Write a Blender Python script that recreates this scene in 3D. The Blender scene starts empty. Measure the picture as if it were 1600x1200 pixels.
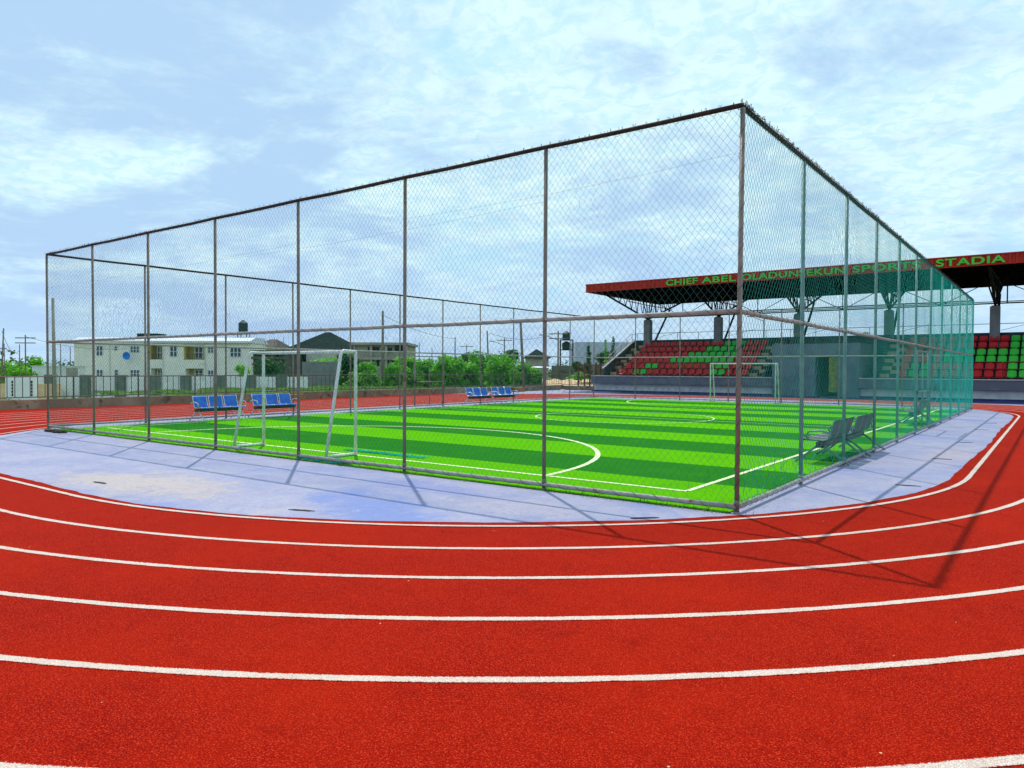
import bpy, math, random
import numpy as np
from mathutils import Matrix, Vector
random.seed(7); rng = np.random.default_rng(7)
S = bpy.context.scene; COL = S.collection; D = bpy.data
rad = math.radians

# ---------------------------------------------------------------- camera
YAW, PITCH, ROLL, FPX, EYE = rad(36.7123), rad(1.18138), rad(0.24128), 1141.803, 1.7
F = Vector((-math.sin(YAW)*math.cos(PITCH), math.cos(YAW)*math.cos(PITCH), -math.sin(PITCH)))
R0 = Vector((math.cos(YAW), math.sin(YAW), 0)); U0 = R0.cross(F)
RV = math.cos(ROLL)*R0 + math.sin(ROLL)*U0; UV = -math.sin(ROLL)*R0 + math.cos(ROLL)*U0
cd = D.cameras.new('camera'); cam = D.objects.new('camera', cd); COL.objects.link(cam)
cd.sensor_width = 36; cd.lens = FPX/1600*36; cd.clip_start = 0.05; cd.clip_end = 8000
M = Matrix((RV, UV, -F)).transposed().to_4x4(); M.translation = Vector((0, 0, EYE)); cam.matrix_world = M
S.camera = cam
def at(px, py, d):            # a point of the place at viewing depth d (survey helper)
    v = F + RV*((px-800)/FPX) - UV*((py-600)/FPX); return Vector((0, 0, EYE)) + v*d

# ---------------------------------------------------------------- light
S.view_settings.view_transform = 'Standard'; S.view_settings.look = 'None'
S.view_settings.exposure = 0.0; S.view_settings.gamma = 1.0
SUN = Vector((-2.26, 1.91, 4.78)).normalized()
sd = D.lights.new('sun', 'SUN'); sd.energy = 3.35; sd.angle = rad(0.55); sd.color = (1, 0.95, 0.87)
so = D.objects.new('sun', sd); COL.objects.link(so); so.location = (-30, 30, 60)
so.rotation_euler = (-SUN).to_track_quat('-Z', 'Y').to_euler()
W = D.worlds.new('World'); S.world = W; W.use_nodes = True
nt = W.node_tree; nt.nodes.clear()
class N:
    def __init__(s, t): s.t = t
    def new(s, k, **kw):
        n = s.t.nodes.new(k)
        for a, v in kw.items(): setattr(n, a, v)
        return n
    def link(s, a, b): s.t.links.new(a, b)
    def inp(s, n, i, v):
        if hasattr(v, 'node') or isinstance(v, bpy.types.NodeSocket): s.link(v, n.inputs[i])
        else: n.inputs[i].default_value = v
    def math(s, op, a, b=0.0, c=None, clamp=False):
        n = s.new('ShaderNodeMath', operation=op, use_clamp=clamp); s.inp(n, 0, a); s.inp(n, 1, b)
        if c is not None: s.inp(n, 2, c)
        return n.outputs[0]
    def noise(s, vec, scale, detail=4, rough=.55, dist=0.0):
        n = s.new('ShaderNodeTexNoise'); s.link(vec, n.inputs['Vector'])
        n.inputs['Scale'].default_value = scale; n.inputs['Detail'].default_value = detail
        n.inputs['Roughness'].default_value = rough; n.inputs['Distortion'].default_value = dist
        return n.outputs['Fac']
    def ramp(s, f, lo, hi, a=0.0, b=1.0):
        n = s.new('ShaderNodeMapRange'); n.interpolation_type = 'SMOOTHSTEP'; s.link(f, n.inputs[0])
        n.inputs[1].default_value = lo; n.inputs[2].default_value = hi; n.inputs[3].default_value = a; n.inputs[4].default_value = b
        return n.outputs[0]
    def mix(s, f, a, b, mode='MIX'):
        n = s.new('ShaderNodeMix', data_type='RGBA', blend_type=mode)
        s.inp(n, 0, f)
        for i, v in ((6, a), (7, b)):
            if isinstance(v, (tuple, list)): n.inputs[i].default_value = (*v[:3], 1)
            else: s.link(v, n.inputs[i])
        return n.outputs[2]
w = N(nt)
sky = w.new('ShaderNodeTexSky', sky_type='NISHITA', sun_disc=False)
sky.sun_elevation = math.asin(SUN.z); sky.sun_rotation = math.atan2(SUN.x, SUN.y)
sky.air_density = 1.3; sky.dust_density = 1.0; sky.ozone_density = 2.0
tc = w.new('ShaderNodeTexCoord'); sx = w.new('ShaderNodeSeparateXYZ'); w.link(tc.outputs['Generated'], sx.inputs[0])
zz = w.math('ADD', w.math('MAXIMUM', sx.outputs[2], 0.0), 0.16)
cb = w.new('ShaderNodeCombineXYZ'); w.link(w.math('DIVIDE', sx.outputs[0], zz), cb.inputs[0]); w.link(w.math('DIVIDE', sx.outputs[1], zz), cb.inputs[1])
cv = cb.outputs[0]
big = w.noise(cv, 0.55, 3, .5, .3); mid = w.noise(cv, 1.7, 9, .58, .25); fine = w.noise(cv, 7.0, 7, .62, .2)
dens = w.math('ADD', w.math('MULTIPLY', big, .5), w.math('ADD', w.math('MULTIPLY', mid, .6), w.math('MULTIPLY', fine, .26)))
cover = w.ramp(dens, .50, .66)
shade = w.ramp(w.noise(cv, 1.25, 8, .55, .4), .42, .66)
side = w.math('MULTIPLY', w.math('ADD', w.math('MULTIPLY', sx.outputs[0], .80), w.math('MULTIPLY', sx.outputs[1], .60)), -.075)
shade = w.ramp(w.math('ADD', w.math('ADD', w.math('MULTIPLY', w.noise(cv, 1.15, 9, .62, .5), .78), w.math('MULTIPLY', w.noise(cv, 5.5, 8, .65, .3), .22)), side), .425, .60)
bright = w.mix(w.ramp(w.noise(cv, 15.0, 5, .6, .8), .42, .62), (7.7, 10.1, 10.5), (6.3, 9.3, 10.5))
cloud = w.mix(shade, bright, (4.7, 6.9, 9.5))
clear = w.mix(.85, sky.outputs[0], (5.0, 8.6, 10.6))
allc = w.mix(cover, clear, cloud)
hz = w.ramp(sx.outputs[2], 0.0, .22, .6, 0.0)
allc = w.mix(hz, allc, (4.9, 6.8, 9.8))
bg = w.new('ShaderNodeBackground'); bg.inputs[1].default_value = 0.1; w.link(allc, bg.inputs[0])
ow = w.new('ShaderNodeOutputWorld'); w.link(bg.outputs[0], ow.inputs[0])

# ---------------------------------------------------------------- materials
MATS = {}
def mat(name, col, col2=None, rough=.7, scale=3.0, lo=.4, hi=.65, bump=0.0, bscale=None, metal=0.0, detail=5, spec=.2, stain=None, sscale=.6, slo=.55, shi=.7):
    m = D.materials.new(name); m.use_nodes = True; t = m.node_tree; t.nodes.clear(); n = N(t)
    out = n.new('ShaderNodeOutputMaterial'); b = n.new('ShaderNodeBsdfPrincipled'); n.link(b.outputs[0], out.inputs[0])
    tc = n.new('ShaderNodeTexCoord'); v = tc.outputs['Object']
    f = n.ramp(n.noise(v, scale, detail), lo, hi)
    c = n.mix(f, col, col2 or tuple(x*.8 for x in col))
    if stain: c = n.mix(n.ramp(n.noise(v, sscale, 6, .6, .4), slo, shi), c, stain)
    n.link(c, b.inputs['Base Color']); b.inputs['Roughness'].default_value = rough; b.inputs['Metallic'].default_value = metal
    b.inputs['Specular IOR Level'].default_value = spec
    if bump:
        bp = n.new('ShaderNodeBump'); bp.inputs['Strength'].default_value = bump; bp.inputs['Distance'].default_value = .02
        n.link(n.noise(v, bscale or scale*6, 3), bp.inputs['Height']); n.link(bp.outputs[0], b.inputs['Normal'])
    MATS[name] = m; m['_b'] = b.name
    return m
def granular(name, base, dark, light, wide, gscale=210, under=None):
    m = D.materials.new(name); m.use_nodes = True; t = m.node_tree; t.nodes.clear(); n = N(t)
    out = n.new('ShaderNodeOutputMaterial'); b = n.new('ShaderNodeBsdfPrincipled'); n.link(b.outputs[0], out.inputs[0])
    tc = n.new('ShaderNodeTexCoord'); v = tc.outputs['Object']
    g1 = n.noise(v, gscale, 2, .6); g2 = n.noise(v, gscale*.55, 2, .6)
    g3 = n.noise(v, gscale*.62, 1, .5)
    c = n.mix(n.ramp(g1, .36, .56), dark, base)
    c = n.mix(n.ramp(g2, .52, .66), c, light)
    c = n.mix(n.ramp(g3, .30, .44, .75, 0), c, dark)
    c = n.mix(n.ramp(n.noise(v, .7, 5, .6), .35, .75, 0, .4), c, wide)
    c = n.mix(n.ramp(n.noise(v, 5.0, 5, .6), .5, .8, 0, .35), c, dark)
    if under is None:
        vo = n.new('ShaderNodeTexVoronoi'); n.link(v, vo.inputs['Vector']); vo.inputs['Scale'].default_value = 2.6
        c = n.mix(n.math('LESS_THAN', vo.outputs['Distance'], .017), c, (.62, .40, .26))
    else:
        uv = n.new('ShaderNodeUVMap'); s2 = n.new('ShaderNodeSeparateXYZ'); n.link(uv.outputs[0], s2.inputs[0])
        e = n.math('ABSOLUTE', n.math('SUBTRACT', n.math('MULTIPLY', s2.outputs[0], 2.0), 1.0))
        e = n.math('ADD', e, n.math('MULTIPLY', n.math('SUBTRACT', n.noise(v, 95, 4, .75), .5), 1.5))
        e = n.math('ADD', e, n.math('MULTIPLY', n.math('SUBTRACT', n.noise(v, 3.5, 4, .7), .5), .8))
        c = n.mix(n.ramp(e, .80, .98), c, under)
    n.link(c, b.inputs['Base Color']); b.inputs['Roughness'].default_value = .95; b.inputs['Specular IOR Level'].default_value = .04
    bp = n.new('ShaderNodeBump'); bp.inputs['Strength'].default_value = .55; bp.inputs['Distance'].default_value = .006
    n.link(g1, bp.inputs['Height']); n.link(bp.outputs[0], b.inputs['Normal']); MATS[name] = m; return m
M_track = granular('rubber_track', (.355, .0070, .0008), (.14, .001, .0002), (.60, .045, .016), (.45, .016, .001))
M_line = granular('track_paint', (.72, .63, .56), (.40, .22, .16), (.80, .74, .68), (.62, .48, .38), under=(.34, .010, .002))
M_pline = mat('pitch_paint', (.72, .80, .50), (.60, .74, .36), .9, 9)
# lavender painted concrete
def apron_mat():
    m = D.materials.new('painted_concrete'); m.use_nodes = True; t = m.node_tree; t.nodes.clear(); n = N(t)
    out = n.new('ShaderNodeOutputMaterial'); b = n.new('ShaderNodeBsdfPrincipled'); n.link(b.outputs[0], out.inputs[0])
    v = n.new('ShaderNodeTexCoord').outputs['Object']
    c = n.mix(n.ramp(n.noise(v, .8, 6, .6, .5), .35, .65), (.27, .285, .45), (.37, .355, .475))
    c = n.mix(n.ramp(n.noise(v, .45, 5, .6, .8), .56, .70, 0, .7), c, (.15, .23, .55))
    c = n.mix(n.ramp(n.noise(v, .33, 6, .62, 1.2), .60, .72, 0, .75), c, (.50, .42, .42))
    mp = n.new('ShaderNodeMapping'); n.link(v, mp.inputs[0]); mp.inputs['Scale'].default_value = (2.2, 12, 3); mp.inputs['Rotation'].default_value = (0, 0, .15)
    c = n.mix(n.ramp(n.noise(mp.outputs[0], 1.6, 8, .7, .6), .55, .75, 0, .35), c, (.50, .50, .58))
    def spot(cx, cy, sx_, sy_, rot, col, amt, cc):
        mq = n.new('ShaderNodeMapping'); mq.vector_type = 'TEXTURE'; n.link(v, mq.inputs[0]); mq.inputs['Location'].default_value = (cx, cy, 0); mq.inputs['Rotation'].default_value = (0, 0, rot); mq.inputs['Scale'].default_value = (sx_, sy_, 1)
        ln = n.new('ShaderNodeVectorMath', operation='LENGTH'); n.link(mq.outputs[0], ln.inputs[0])
        q = n.math('ADD', ln.outputs['Value'], n.math('MULTIPLY', n.math('SUBTRACT', n.noise(v, 1.6, 7, .7, 1.0), .5), 2.4))
        return n.mix(n.ramp(q, .35, 1.15, amt, 0), cc, col)
    c = spot(-10.6, 5.3, 2.2, .9, .1, (.52, .42, .36), .85, c)
    c = spot(-6.6, 6.1, 1.7, .7, -.35, (.10, .19, .52), .75, c)
    c = spot(-7.2, 7.6, 1.6, .5, 0, (.16, .20, .50), .6, c)
    c = spot(-5.2, 7.2, 1.4, .5, 0, (.46, .40, .46), .6, c)
    c = spot(-1.7, 17.5, .5, 2.4, 0, (.46, .36, .38), .6, c)
    c = n.mix(n.ramp(n.noise(v, 2.7, 8, .75, .8), .50, .66, 0, .45), c, (.22, .22, .36))
    c = n.mix(n.ramp(n.noise(v, 5.3, 8, .75, .5), .54, .68, 0, .5), c, (.48, .46, .56))
    c = n.mix(n.ramp(n.noise(v, 14, 6, .7), .56, .68, 0, .7), c, (.18, .18, .27))
    c = n.mix(n.ramp(n.noise(v, 70, 4, .7), .38, .58, .45, 0), c, (.20, .20, .32))
    c = n.mix(n.ramp(n.noise(mp.outputs[0], 6, 8, .75, 1.5), .57, .63, 0, .7), c, (.16, .16, .24))
    n.link(c, b.inputs['Base Color']); b.inputs['Roughness'].default_value = .72; b.inputs['Specular IOR Level'].default_value = .3
    bp = n.new('ShaderNodeBump'); bp.inputs['Strength'].default_value = .4; bp.inputs['Distance'].default_value = .01
    n.link(n.noise(v, 40, 6, .7), bp.inputs['Height']); n.link(bp.outputs[0], b.inputs['Normal']); return m
M_apron = apron_mat()
def turf_mat():
    m = D.materials.new('turf'); m.use_nodes = True; t = m.node_tree; t.nodes.clear(); n = N(t)
    out = n.new('ShaderNodeOutputMaterial'); b = n.new('ShaderNodeBsdfPrincipled'); n.link(b.outputs[0], out.inputs[0])
    v = n.new('ShaderNodeTexCoord').outputs['Object']; s = n.new('ShaderNodeSeparateXYZ'); n.link(v, s.inputs[0])
    wob = n.math('MULTIPLY', n.math('SUBTRACT', n.noise(v, 60, 2), .5), .05)
    y = n.math('ADD', n.math('DIVIDE', n.math('SUBTRACT', s.outputs[1], 8.42), 1.955*2), n.math('MULTIPLY', wob, 1.0))
    fr = n.math('FRACT', y); f = n.math('GREATER_THAN', fr, .5)
    c = n.mix(f, (.14, .52, .003), (.022, .185, .018))
    c = n.mix(n.ramp(n.noise(v, 130, 3, .7), .35, .62, .45, 0), c, (.016, .15, .004))
    c = n.mix(n.ramp(n.noise(v, 28, 4, .75), .48, .66, 0, .4), c, (.03, .22, .01))
    c = n.mix(n.ramp(n.noise(v, 75, 2, .7), .60, .72, 0, .35), c, (.22, .50, .12))
    c = n.mix(n.ramp(n.noise(v, 1.3, 5, .6, .5), .45, .75, 0, .3), c, (.06, .26, .015))
    n.link(c, b.inputs['Base Color']); b.inputs['Roughness'].default_value = 1; b.inputs['Specular IOR Level'].default_value = .0
    bp = n.new('ShaderNodeBump'); bp.inputs['Strength'].default_value = .6; bp.inputs['Distance'].default_value = .02
    n.link(n.noise(v, 160, 3, .7), bp.inputs['Height']); n.link(bp.outputs[0], b.inputs['Normal']); return m
M_turf = turf_mat()
M_pipe = mat('grey_pipe_paint', (.20, .16, .135), (.27, .205, .175), .42, 4, bump=.15, stain=(.16, .07, .04), sscale=5, slo=.60, shi=.72, metal=.25)
M_pipel = mat('pale_pipe_paint', (.30, .29, .27), (.38, .35, .33), .5, 4, bump=.15, stain=(.18, .09, .06), sscale=5, slo=.60, shi=.72)
M_pipeg = mat('green_grey_pipe', (.15, .25, .24), (.22, .30, .29), .45, 4, bump=.15, stain=(.10, .10, .08), sscale=6, slo=.6, shi=.75, metal=.2)
M_rust = mat('dark_rusty_pipe', (.026, .016, .015), (.055, .026, .020), .6, 9, bump=.3)
M_wire = mat('galvanised_green_wire', (.035, .13, .125), (.055, .16, .15), .6, 2, spec=.1)
M_wiret = mat('teal_coated_wire', (.01, .46, .36), (.03, .60, .48), .7, 2, spec=.08)
M_wiren = mat('dull_green_wire', (.015, .27, .215), (.03, .34, .275), .6, 2, spec=.15)
M_wirem = mat('mid_green_wire', (.012, .36, .28), (.025, .45, .36), .65, 2, spec=.12)
M_wired = mat('dark_lacing_wire', (.03, .035, .035), (.07, .05, .045), .5, 8)
M_white = mat('white_goal_paint', (.74, .74, .76), (.60, .58, .60), .4, 5, stain=(.35, .25, .2), sscale=7, slo=.66, shi=.74)
M_blue = mat('blue_seat_metal', (.03, .13, .52), (.05, .19, .62), .35, 6, metal=.2)
M_pink = mat('pinkish_seat_metal', (.13, .075, .075), (.085, .055, .06), .5, 6)
M_chrome = mat('pale_bench_frame', (.62, .64, .66), (.45, .46, .48), .3, 8, metal=.5)
M_dkmetal = mat('dark_bench_frame', (.05, .055, .06), (.09, .09, .09), .45, 8, metal=.5)
M_tun = mat('blue_grey_tunnel_paint', (.15, .19, .22), (.11, .15, .18), .8, 1.2, bump=.3)
M_conc = mat('grey_rendered_wall', (.62, .60, .60), (.50, .49, .50), .8, 1.2, bump=.3, stain=(.16, .16, .17), sscale=.9, slo=.6, shi=.8)
M_concb = mat('dark_grey_painted_band', (.13, .125, .16), (.17, .165, .20), .75, 1.5, bump=.2, stain=(.24, .22, .22), sscale=1.2, slo=.64, shi=.8)
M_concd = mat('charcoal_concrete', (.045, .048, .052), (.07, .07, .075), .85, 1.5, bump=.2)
M_col = mat('grey_column_paint', (.20, .21, .225), (.26, .27, .28), .8, 1.5, bump=.15)
M_kerb = mat('stained_kerb_concrete', (.24, .17, .11), (.34, .28, .19), .9, .9, bump=.5, stain=(.09, .06, .045), sscale=2.2, slo=.52, shi=.7)
M_rail = mat('brown_railing_paint', (.085, .07, .068), (.13, .09, .085), .5, 6)
M_railg = mat('red_brown_barrier_paint', (.26, .016, .014), (.18, .012, .012), .5, 6)
M_fascia = mat('red_metal_cladding', (.46, .030, .014), (.36, .024, .012), .7, 2, stain=(.17, .03, .02), sscale=1.5, slo=.6, shi=.75)
M_letter = mat('green_letter_paint', (.10, .62, .07), (.08, .52, .06), .7, 3, spec=.1)
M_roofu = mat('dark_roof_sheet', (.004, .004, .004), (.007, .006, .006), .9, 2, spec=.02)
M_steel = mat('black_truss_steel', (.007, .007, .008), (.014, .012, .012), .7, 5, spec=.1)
M_seatr = mat('red_plastic_seat', (.58, .014, .018), (.48, .012, .016), .33, 3)
M_seatg = mat('green_plastic_seat', (.05, .56, .05), (.04, .47, .045), .33, 3)
M_tread = mat('beige_tile', (.46, .36, .19), (.36, .28, .15), .7, 6)
M_treadd = mat('dark_tread', (.03, .026, .022), (.06, .05, .04), .6, 6)
M_cream = mat('cream_render', (.90, .89, .76), (.84, .83, .72), .85, .8, bump=.1, stain=(.40, .38, .30), sscale=.5, slo=.6, shi=.8)
M_olive = mat('olive_balcony_paint', (.48, .38, .07), (.40, .33, .08), .8, 2)
M_whitewall = mat('white_wall_paint', (.84, .86, .82), (.76, .78, .74), .85, .7, stain=(.42, .45, .36), sscale=.6, slo=.55, shi=.75)
M_pillar = mat('dark_green_pillar_render', (.13, .18, .14), (.18, .22, .17), .85, 2)
M_glass = mat('dark_window_glass', (.05, .07, .10), (.09, .12, .16), .15, 2)
M_frame = mat('white_window_frame', (.72, .74, .74), (.65, .66, .68), .5, 3)
M_roofg = mat('dark_green_grey_roof', (.010, .022, .020), (.018, .030, .028), .9, 1.2, bump=.3, spec=.03)
M_roofb = mat('brown_roof', (.045, .03, .026), (.07, .05, .04), .7, 1.5, bump=.3)
M_rawc = mat('raw_concrete_blocks', (.42, .39, .31), (.32, .29, .24), .9, 1.2, bump=.4, stain=(.14, .13, .11), sscale=.8, slo=.55, shi=.75)
M_open = mat('dark_opening', (.02, .02, .022), (.03, .03, .03), .9, 2)
M_wood = mat('grey_weathered_pole', (.24, .21, .17), (.16, .13, .10), .85, 5, bump=.3)
M_plank = mat('orange_brown_plank', (.44, .24, .09), (.32, .17, .07), .8, 3)
M_tan = mat('tan_hoarding', (.78, .55, .32), (.66, .44, .26), .85, 1.5)
M_tank = mat('black_water_tank', (.02, .035, .03), (.03, .05, .04), .5, 3)
M_hall = mat('pale_lilac_sheeting', (.50, .54, .66), (.44, .48, .60), .6, .6)
M_dish = mat('blue_dish_paint', (.02, .22, .72), (.03, .28, .78), .4, 4)
M_bark = mat('bark', (.10, .075, .05), (.16, .12, .08), .9, 6, bump=.4)
M_ground = mat('rough_grassy_ground', (.10, .15, .035), (.17, .15, .07), .95, .25, bump=.3, stain=(.30, .22, .13), sscale=.06, slo=.55, shi=.66)
M_navy = mat('navy_painted_concrete', (.025, .03, .11), (.04, .05, .15), .7, 1.5, bump=.2)
M_mud = mat('dark_debris', (.035, .028, .02), (.07, .055, .04), .95, 8, bump=.5)
M_net = mat('green_shade_cloth', (.01, .15, .10), (.02, .22, .15), .8, 5)
M_wirefar = mat('black_cable', (.03, .03, .035), None, .6)
def leaf_mat(name, a, b):
    m = D.materials.new(name); m.use_nodes = True; t = m.node_tree; t.nodes.clear(); n = N(t)
    out = n.new('ShaderNodeOutputMaterial'); p = n.new('ShaderNodeBsdfPrincipled')
    v = n.new('ShaderNodeTexCoord').outputs['Object']; oi = n.new('ShaderNodeObjectInfo')
    f = n.math('ADD', n.ramp(n.noise(v, .9, 3, .6), .38, .62, 0, .8), n.math('MULTIPLY', oi.outputs['Random'], .3))
    c = n.mix(f, a, b); n.link(c, p.inputs['Base Color']); p.inputs['Roughness'].default_value = .55; p.inputs['Specular IOR Level'].default_value = .3
    tr = n.new('ShaderNodeBsdfTranslucent'); n.link(c, tr.inputs[0]); ms = n.new('ShaderNodeMixShader'); ms.inputs[0].default_value = .5
    n.link(p.outputs[0], ms.inputs[1]); n.link(tr.outputs[0], ms.inputs[2]); n.link(ms.outputs[0], out.inputs[0]); return m
M_leaf = leaf_mat('bright_leaf', (.05, .26, .006), (.22, .60, .03))
M_leafd = leaf_mat('dark_leaf', (.012, .075, .012), (.045, .17, .025))
M_weed = leaf_mat('weed_leaf', (.07, .17, .03), (.20, .36, .06))

# ---------------------------------------------------------------- mesh builder
class MB:
    def __init__(s): s.v = []; s.f = []; s.mi = []; s.n = 0; s.cur = 0
    def add(s, vs, fs):
        s.v.extend(tuple(map(float, q)) for q in vs); s.f.extend([tuple(i+s.n for i in f) for f in fs]); s.mi.extend([s.cur]*len(fs)); s.n += len(vs); return s
    def box(s, x0, x1, y0, y1, z0, z1):
        v = [(x, y, z) for z in (z0, z1) for y in (y0, y1) for x in (x0, x1)]
        return s.add(v, [(0, 2, 3, 1), (4, 5, 7, 6), (0, 1, 5, 4), (2, 6, 7, 3), (0, 4, 6, 2), (1, 3, 7, 5)])
    def tube(s, pts, r, n=6, cap=True, r2=None, closed=False):
        P = [Vector(p) for p in pts]; k = len(P); vs = []; up = None
        for i, p in enumerate(P):
            if closed: t = P[(i+1) % k]-P[i-1]
            else: t = P[min(i+1, k-1)]-P[max(i-1, 0)]
            t.normalize()
            if up is None:
                a = Vector((0, 0, 1)) if abs(t.z) < .9 else Vector((1, 0, 0)); up = t.cross(a).normalized()
            u = (up - t*up.dot(t)).normalized(); up = u; w2 = t.cross(u)
            rr = r if r2 is None else r+(r2-r)*i/(k-1)
            for j in range(n):
                a = 2*math.pi*j/n; vs.append(p+(u*math.cos(a)+w2*math.sin(a))*rr)
        fs = []
        for i in range(k if closed else k-1):
            i2 = (i+1) % k
            for j in range(n): fs.append((i*n+j, i*n+(j+1) % n, i2*n+(j+1) % n, i2*n+j))
        if cap and not closed: fs += [tuple(range(n))[::-1], tuple((k-1)*n+j for j in range(n))]
        return s.add(vs, fs)
    def prism(s, poly, axis, a, b):       # polygon in the two other axes, extruded a..b on axis
        n = len(poly)
        def P(q, t): return {'x': (t, q[0], q[1]), 'y': (q[0], t, q[1]), 'z': (q[0], q[1], t)}[axis]
        return s.add([P(q, a) for q in poly]+[P(q, b) for q in poly],
                     [tuple(range(n))[::-1], tuple(range(n, 2*n))]+[(i, (i+1) % n, n+(i+1) % n, n+i) for i in range(n)])
    def obj(s, name, mats, parent=None, smooth=False, loc=None):
        me = D.meshes.new(name); me.from_pydata(s.v, [], s.f)
        if not isinstance(mats, (list, tuple)): mats = [mats]
        for m in mats: me.materials.append(m)
        if len(mats) > 1: me.polygons.foreach_set('material_index', s.mi)
        if smooth: me.polygons.foreach_set('use_smooth', [True]*len(me.polygons))
        me.update(); o = D.objects.new(name, me); COL.objects.link(o)
        if parent: o.parent = parent
        if loc: o.location = loc
        return o
def npobj(name, V, Q, mt, parent=None):   # fast quads/tris from numpy
    me = D.meshes.new(name); me.vertices.add(len(V)); me.vertices.foreach_set('co', np.ascontiguousarray(V, dtype=np.float32).ravel())
    k = Q.shape[1]; me.loops.add(Q.size); me.loops.foreach_set('vertex_index', Q.astype(np.int32).ravel())
    me.polygons.add(len(Q)); me.polygons.foreach_set('loop_start', np.arange(0, Q.size, k, dtype=np.int32))
    me.update(calc_edges=True); me.materials.append(mt)
    o = D.objects.new(name, me); COL.objects.link(o)
    if parent: o.parent = parent
    return o
def tag(o, label, cat, group=None):
    o['label'] = label; o['category'] = cat
    if group: o['group'] = group
    return o
def thing(name, label, cat, loc=(0, 0, 0), rz=0.0, group=None):
    o = D.objects.new(name, None); o.empty_display_size = .3; COL.objects.link(o); o.location = loc; o.rotation_euler = (0, 0, rz)
    return tag(o, label, cat, group)
def struct(o): o['kind'] = 'structure'; return o
def kids(o): return [c for c in ALLKIDS(o)]
def ALLKIDS(o): return [c for c in D.objects if c.parent == o]
def dup(root, loc, rz, label):
    r = root.copy(); COL.objects.link(r); r.location = loc; r.rotation_euler = (0, 0, rz); r['label'] = label
    for ch in ALLKIDS(root):
        c = ch.copy(); COL.objects.link(c); c.parent = r
        for g in ALLKIDS(ch):
            d = g.copy(); COL.objects.link(d); d.parent = c
    return r

# ---------------------------------------------------------------- ground, track, turf
CX0, CX1, CY0, CY1 = -14.65, -10.55, 13.7, 32.8
def outline(R, Rf=None, n=48):
    Rf = R if Rf is None else Rf; P = []
    for (cx, cy, a0, ry) in ((CX1, CY0, -90, R), (CX1, CY1, 0, Rf), (CX0, CY1, 90, Rf), (CX0, CY0, 180, R)):
        for i in range(n+1):
            a = rad(a0+90*i/n); P.append((cx+R*math.cos(a), cy+ry*math.sin(a)))
    Q = []
    for i, p in enumerate(P):
        q = P[(i+1) % len(P)]; L = math.hypot(q[0]-p[0], q[1]-p[1]); k = {(n): 100, (2*n+1): 24, (3*n+2): 100, (4*n+3): 24}.get(i, 2)
        for j in range(k): Q.append((p[0]+(q[0]-p[0])*j/k, p[1]+(q[1]-p[1])*j/k))
    return Q
def ring(a, b, z, name, mt, ja=0.0, jb=0.0):
    n = len(a); V = []
    for i in range(n):
        for (p, j) in ((a[i], ja), (b[i], jb)):
            dx, dy = p[0]+12.6, p[1]-23.25; L = math.hypot(dx, dy); e = random.uniform(-j, j)
            V.append((p[0]+dx/L*e, p[1]+dy/L*e, z))
    m = MB(); m.add(V, [(2*i, 2*i+1, (2*i+3) % (2*n), (2*i+2) % (2*n)) for i in range(n)])
    o = m.obj(name, mt); uvl = o.data.uv_layers.new(name='UVMap')
    uvl.data.foreach_set('uv', [c_ for i in range(n) for c_ in (0, i, 1, i, 1, i+1, 0, i+1)]); return o
def RF(R): return 9.45+(R-9.45)*.56     # the far bend is drawn a little tighter
# terrain
rr = np.concatenate([np.arange(0, 140, 4.0), np.geomspace(140, 3500, 26)]); na = 120
V = [(-12, 24, -.07)]
for r_ in rr[1:]:
    for k in range(na):
        a = 2*math.pi*k/na; x, y = -12+r_*math.cos(a), 24+r_*math.sin(a)
        d = max(-34.5-x, x-40, -40-y, y-66, 0); s_ = min(max((d-1)/16, 0), 1); s_ = s_*s_*(3-2*s_)
        V.append((x, y, -.07-1.25*s_+(random.uniform(-.12, .12) if s_ > .5 and r_ < 400 else 0)))
Fc = [(0, 1+k, 1+(k+1) % na) for k in range(na)]
for i in range(len(rr)-2):
    for k in range(na): Fc.append((1+i*na+k, 1+(i+1)*na+k, 1+(i+1)*na+(k+1) % na, 1+i*na+(k+1) % na))
m = MB(); m.add(V, Fc); struct(m.obj('ground', M_ground))
m = MB(); m.add([(-33, -12, -.012), (14, -12, -.012), (14, 51, -.012), (-33, 51, -.012)], [(0, 1, 2, 3)]); struct(m.obj('outer_pavement', M_apron))
m = MB(); m.add([(-29.4, 45.35, -.004), (14, 45.35, -.004), (14, 49.8, -.004), (-29.4, 49.8, -.004)], [(0, 1, 2, 3)]); struct(m.obj('stand_forecourt', M_navy))
struct(ring(outline(9.15), outline(18.6, RF(15.35)), .002, 'running_track', M_track))
R = 9.45
# apron inside the first lane line: a wobbling hand-painted edge
ap = outline(9.27); n_ = len(ap); V = [(-12.6, 23.25, .005)]
for i, p in enumerate(ap):
    dx, dy = p[0]+12.6, p[1]-23.25; L = math.hypot(dx, dy)
    e = .03*math.sin(i*.11)+.022*math.sin(i*.043+1)+.012*math.sin(i*.61+2)+random.uniform(-.012, .012); V.append((p[0]+dx/L*e, p[1]+dy/L*e, .005))
m = MB(); m.add(V, [(0, 1+i, 1+(i+1) % n_) for i in range(n_)]); struct(m.obj('pitch_surround', M_apron))
for k in range(8):
    Rk = 9.45+.972*k+(.04 if k == 5 else 0); wd = .039
    struct(ring(outline(Rk-wd, RF(Rk)-wd), outline(Rk+wd, RF(Rk)+wd), .005 if k else .0085, 'lane_line', M_line, .002, .002))
struct(MB().add([(-21.75, 8.37, .018), (-3.08, 8.40, .018), (-3.28, 37.35, .018), (-21.75, 37.35, .018)], [(0, 1, 2, 3)]).obj('artificial_turf', M_turf))
TX0, TX1, TY0, TY1, LZ = -21.1, -4.08, 9.52, 37.0, .023
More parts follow.
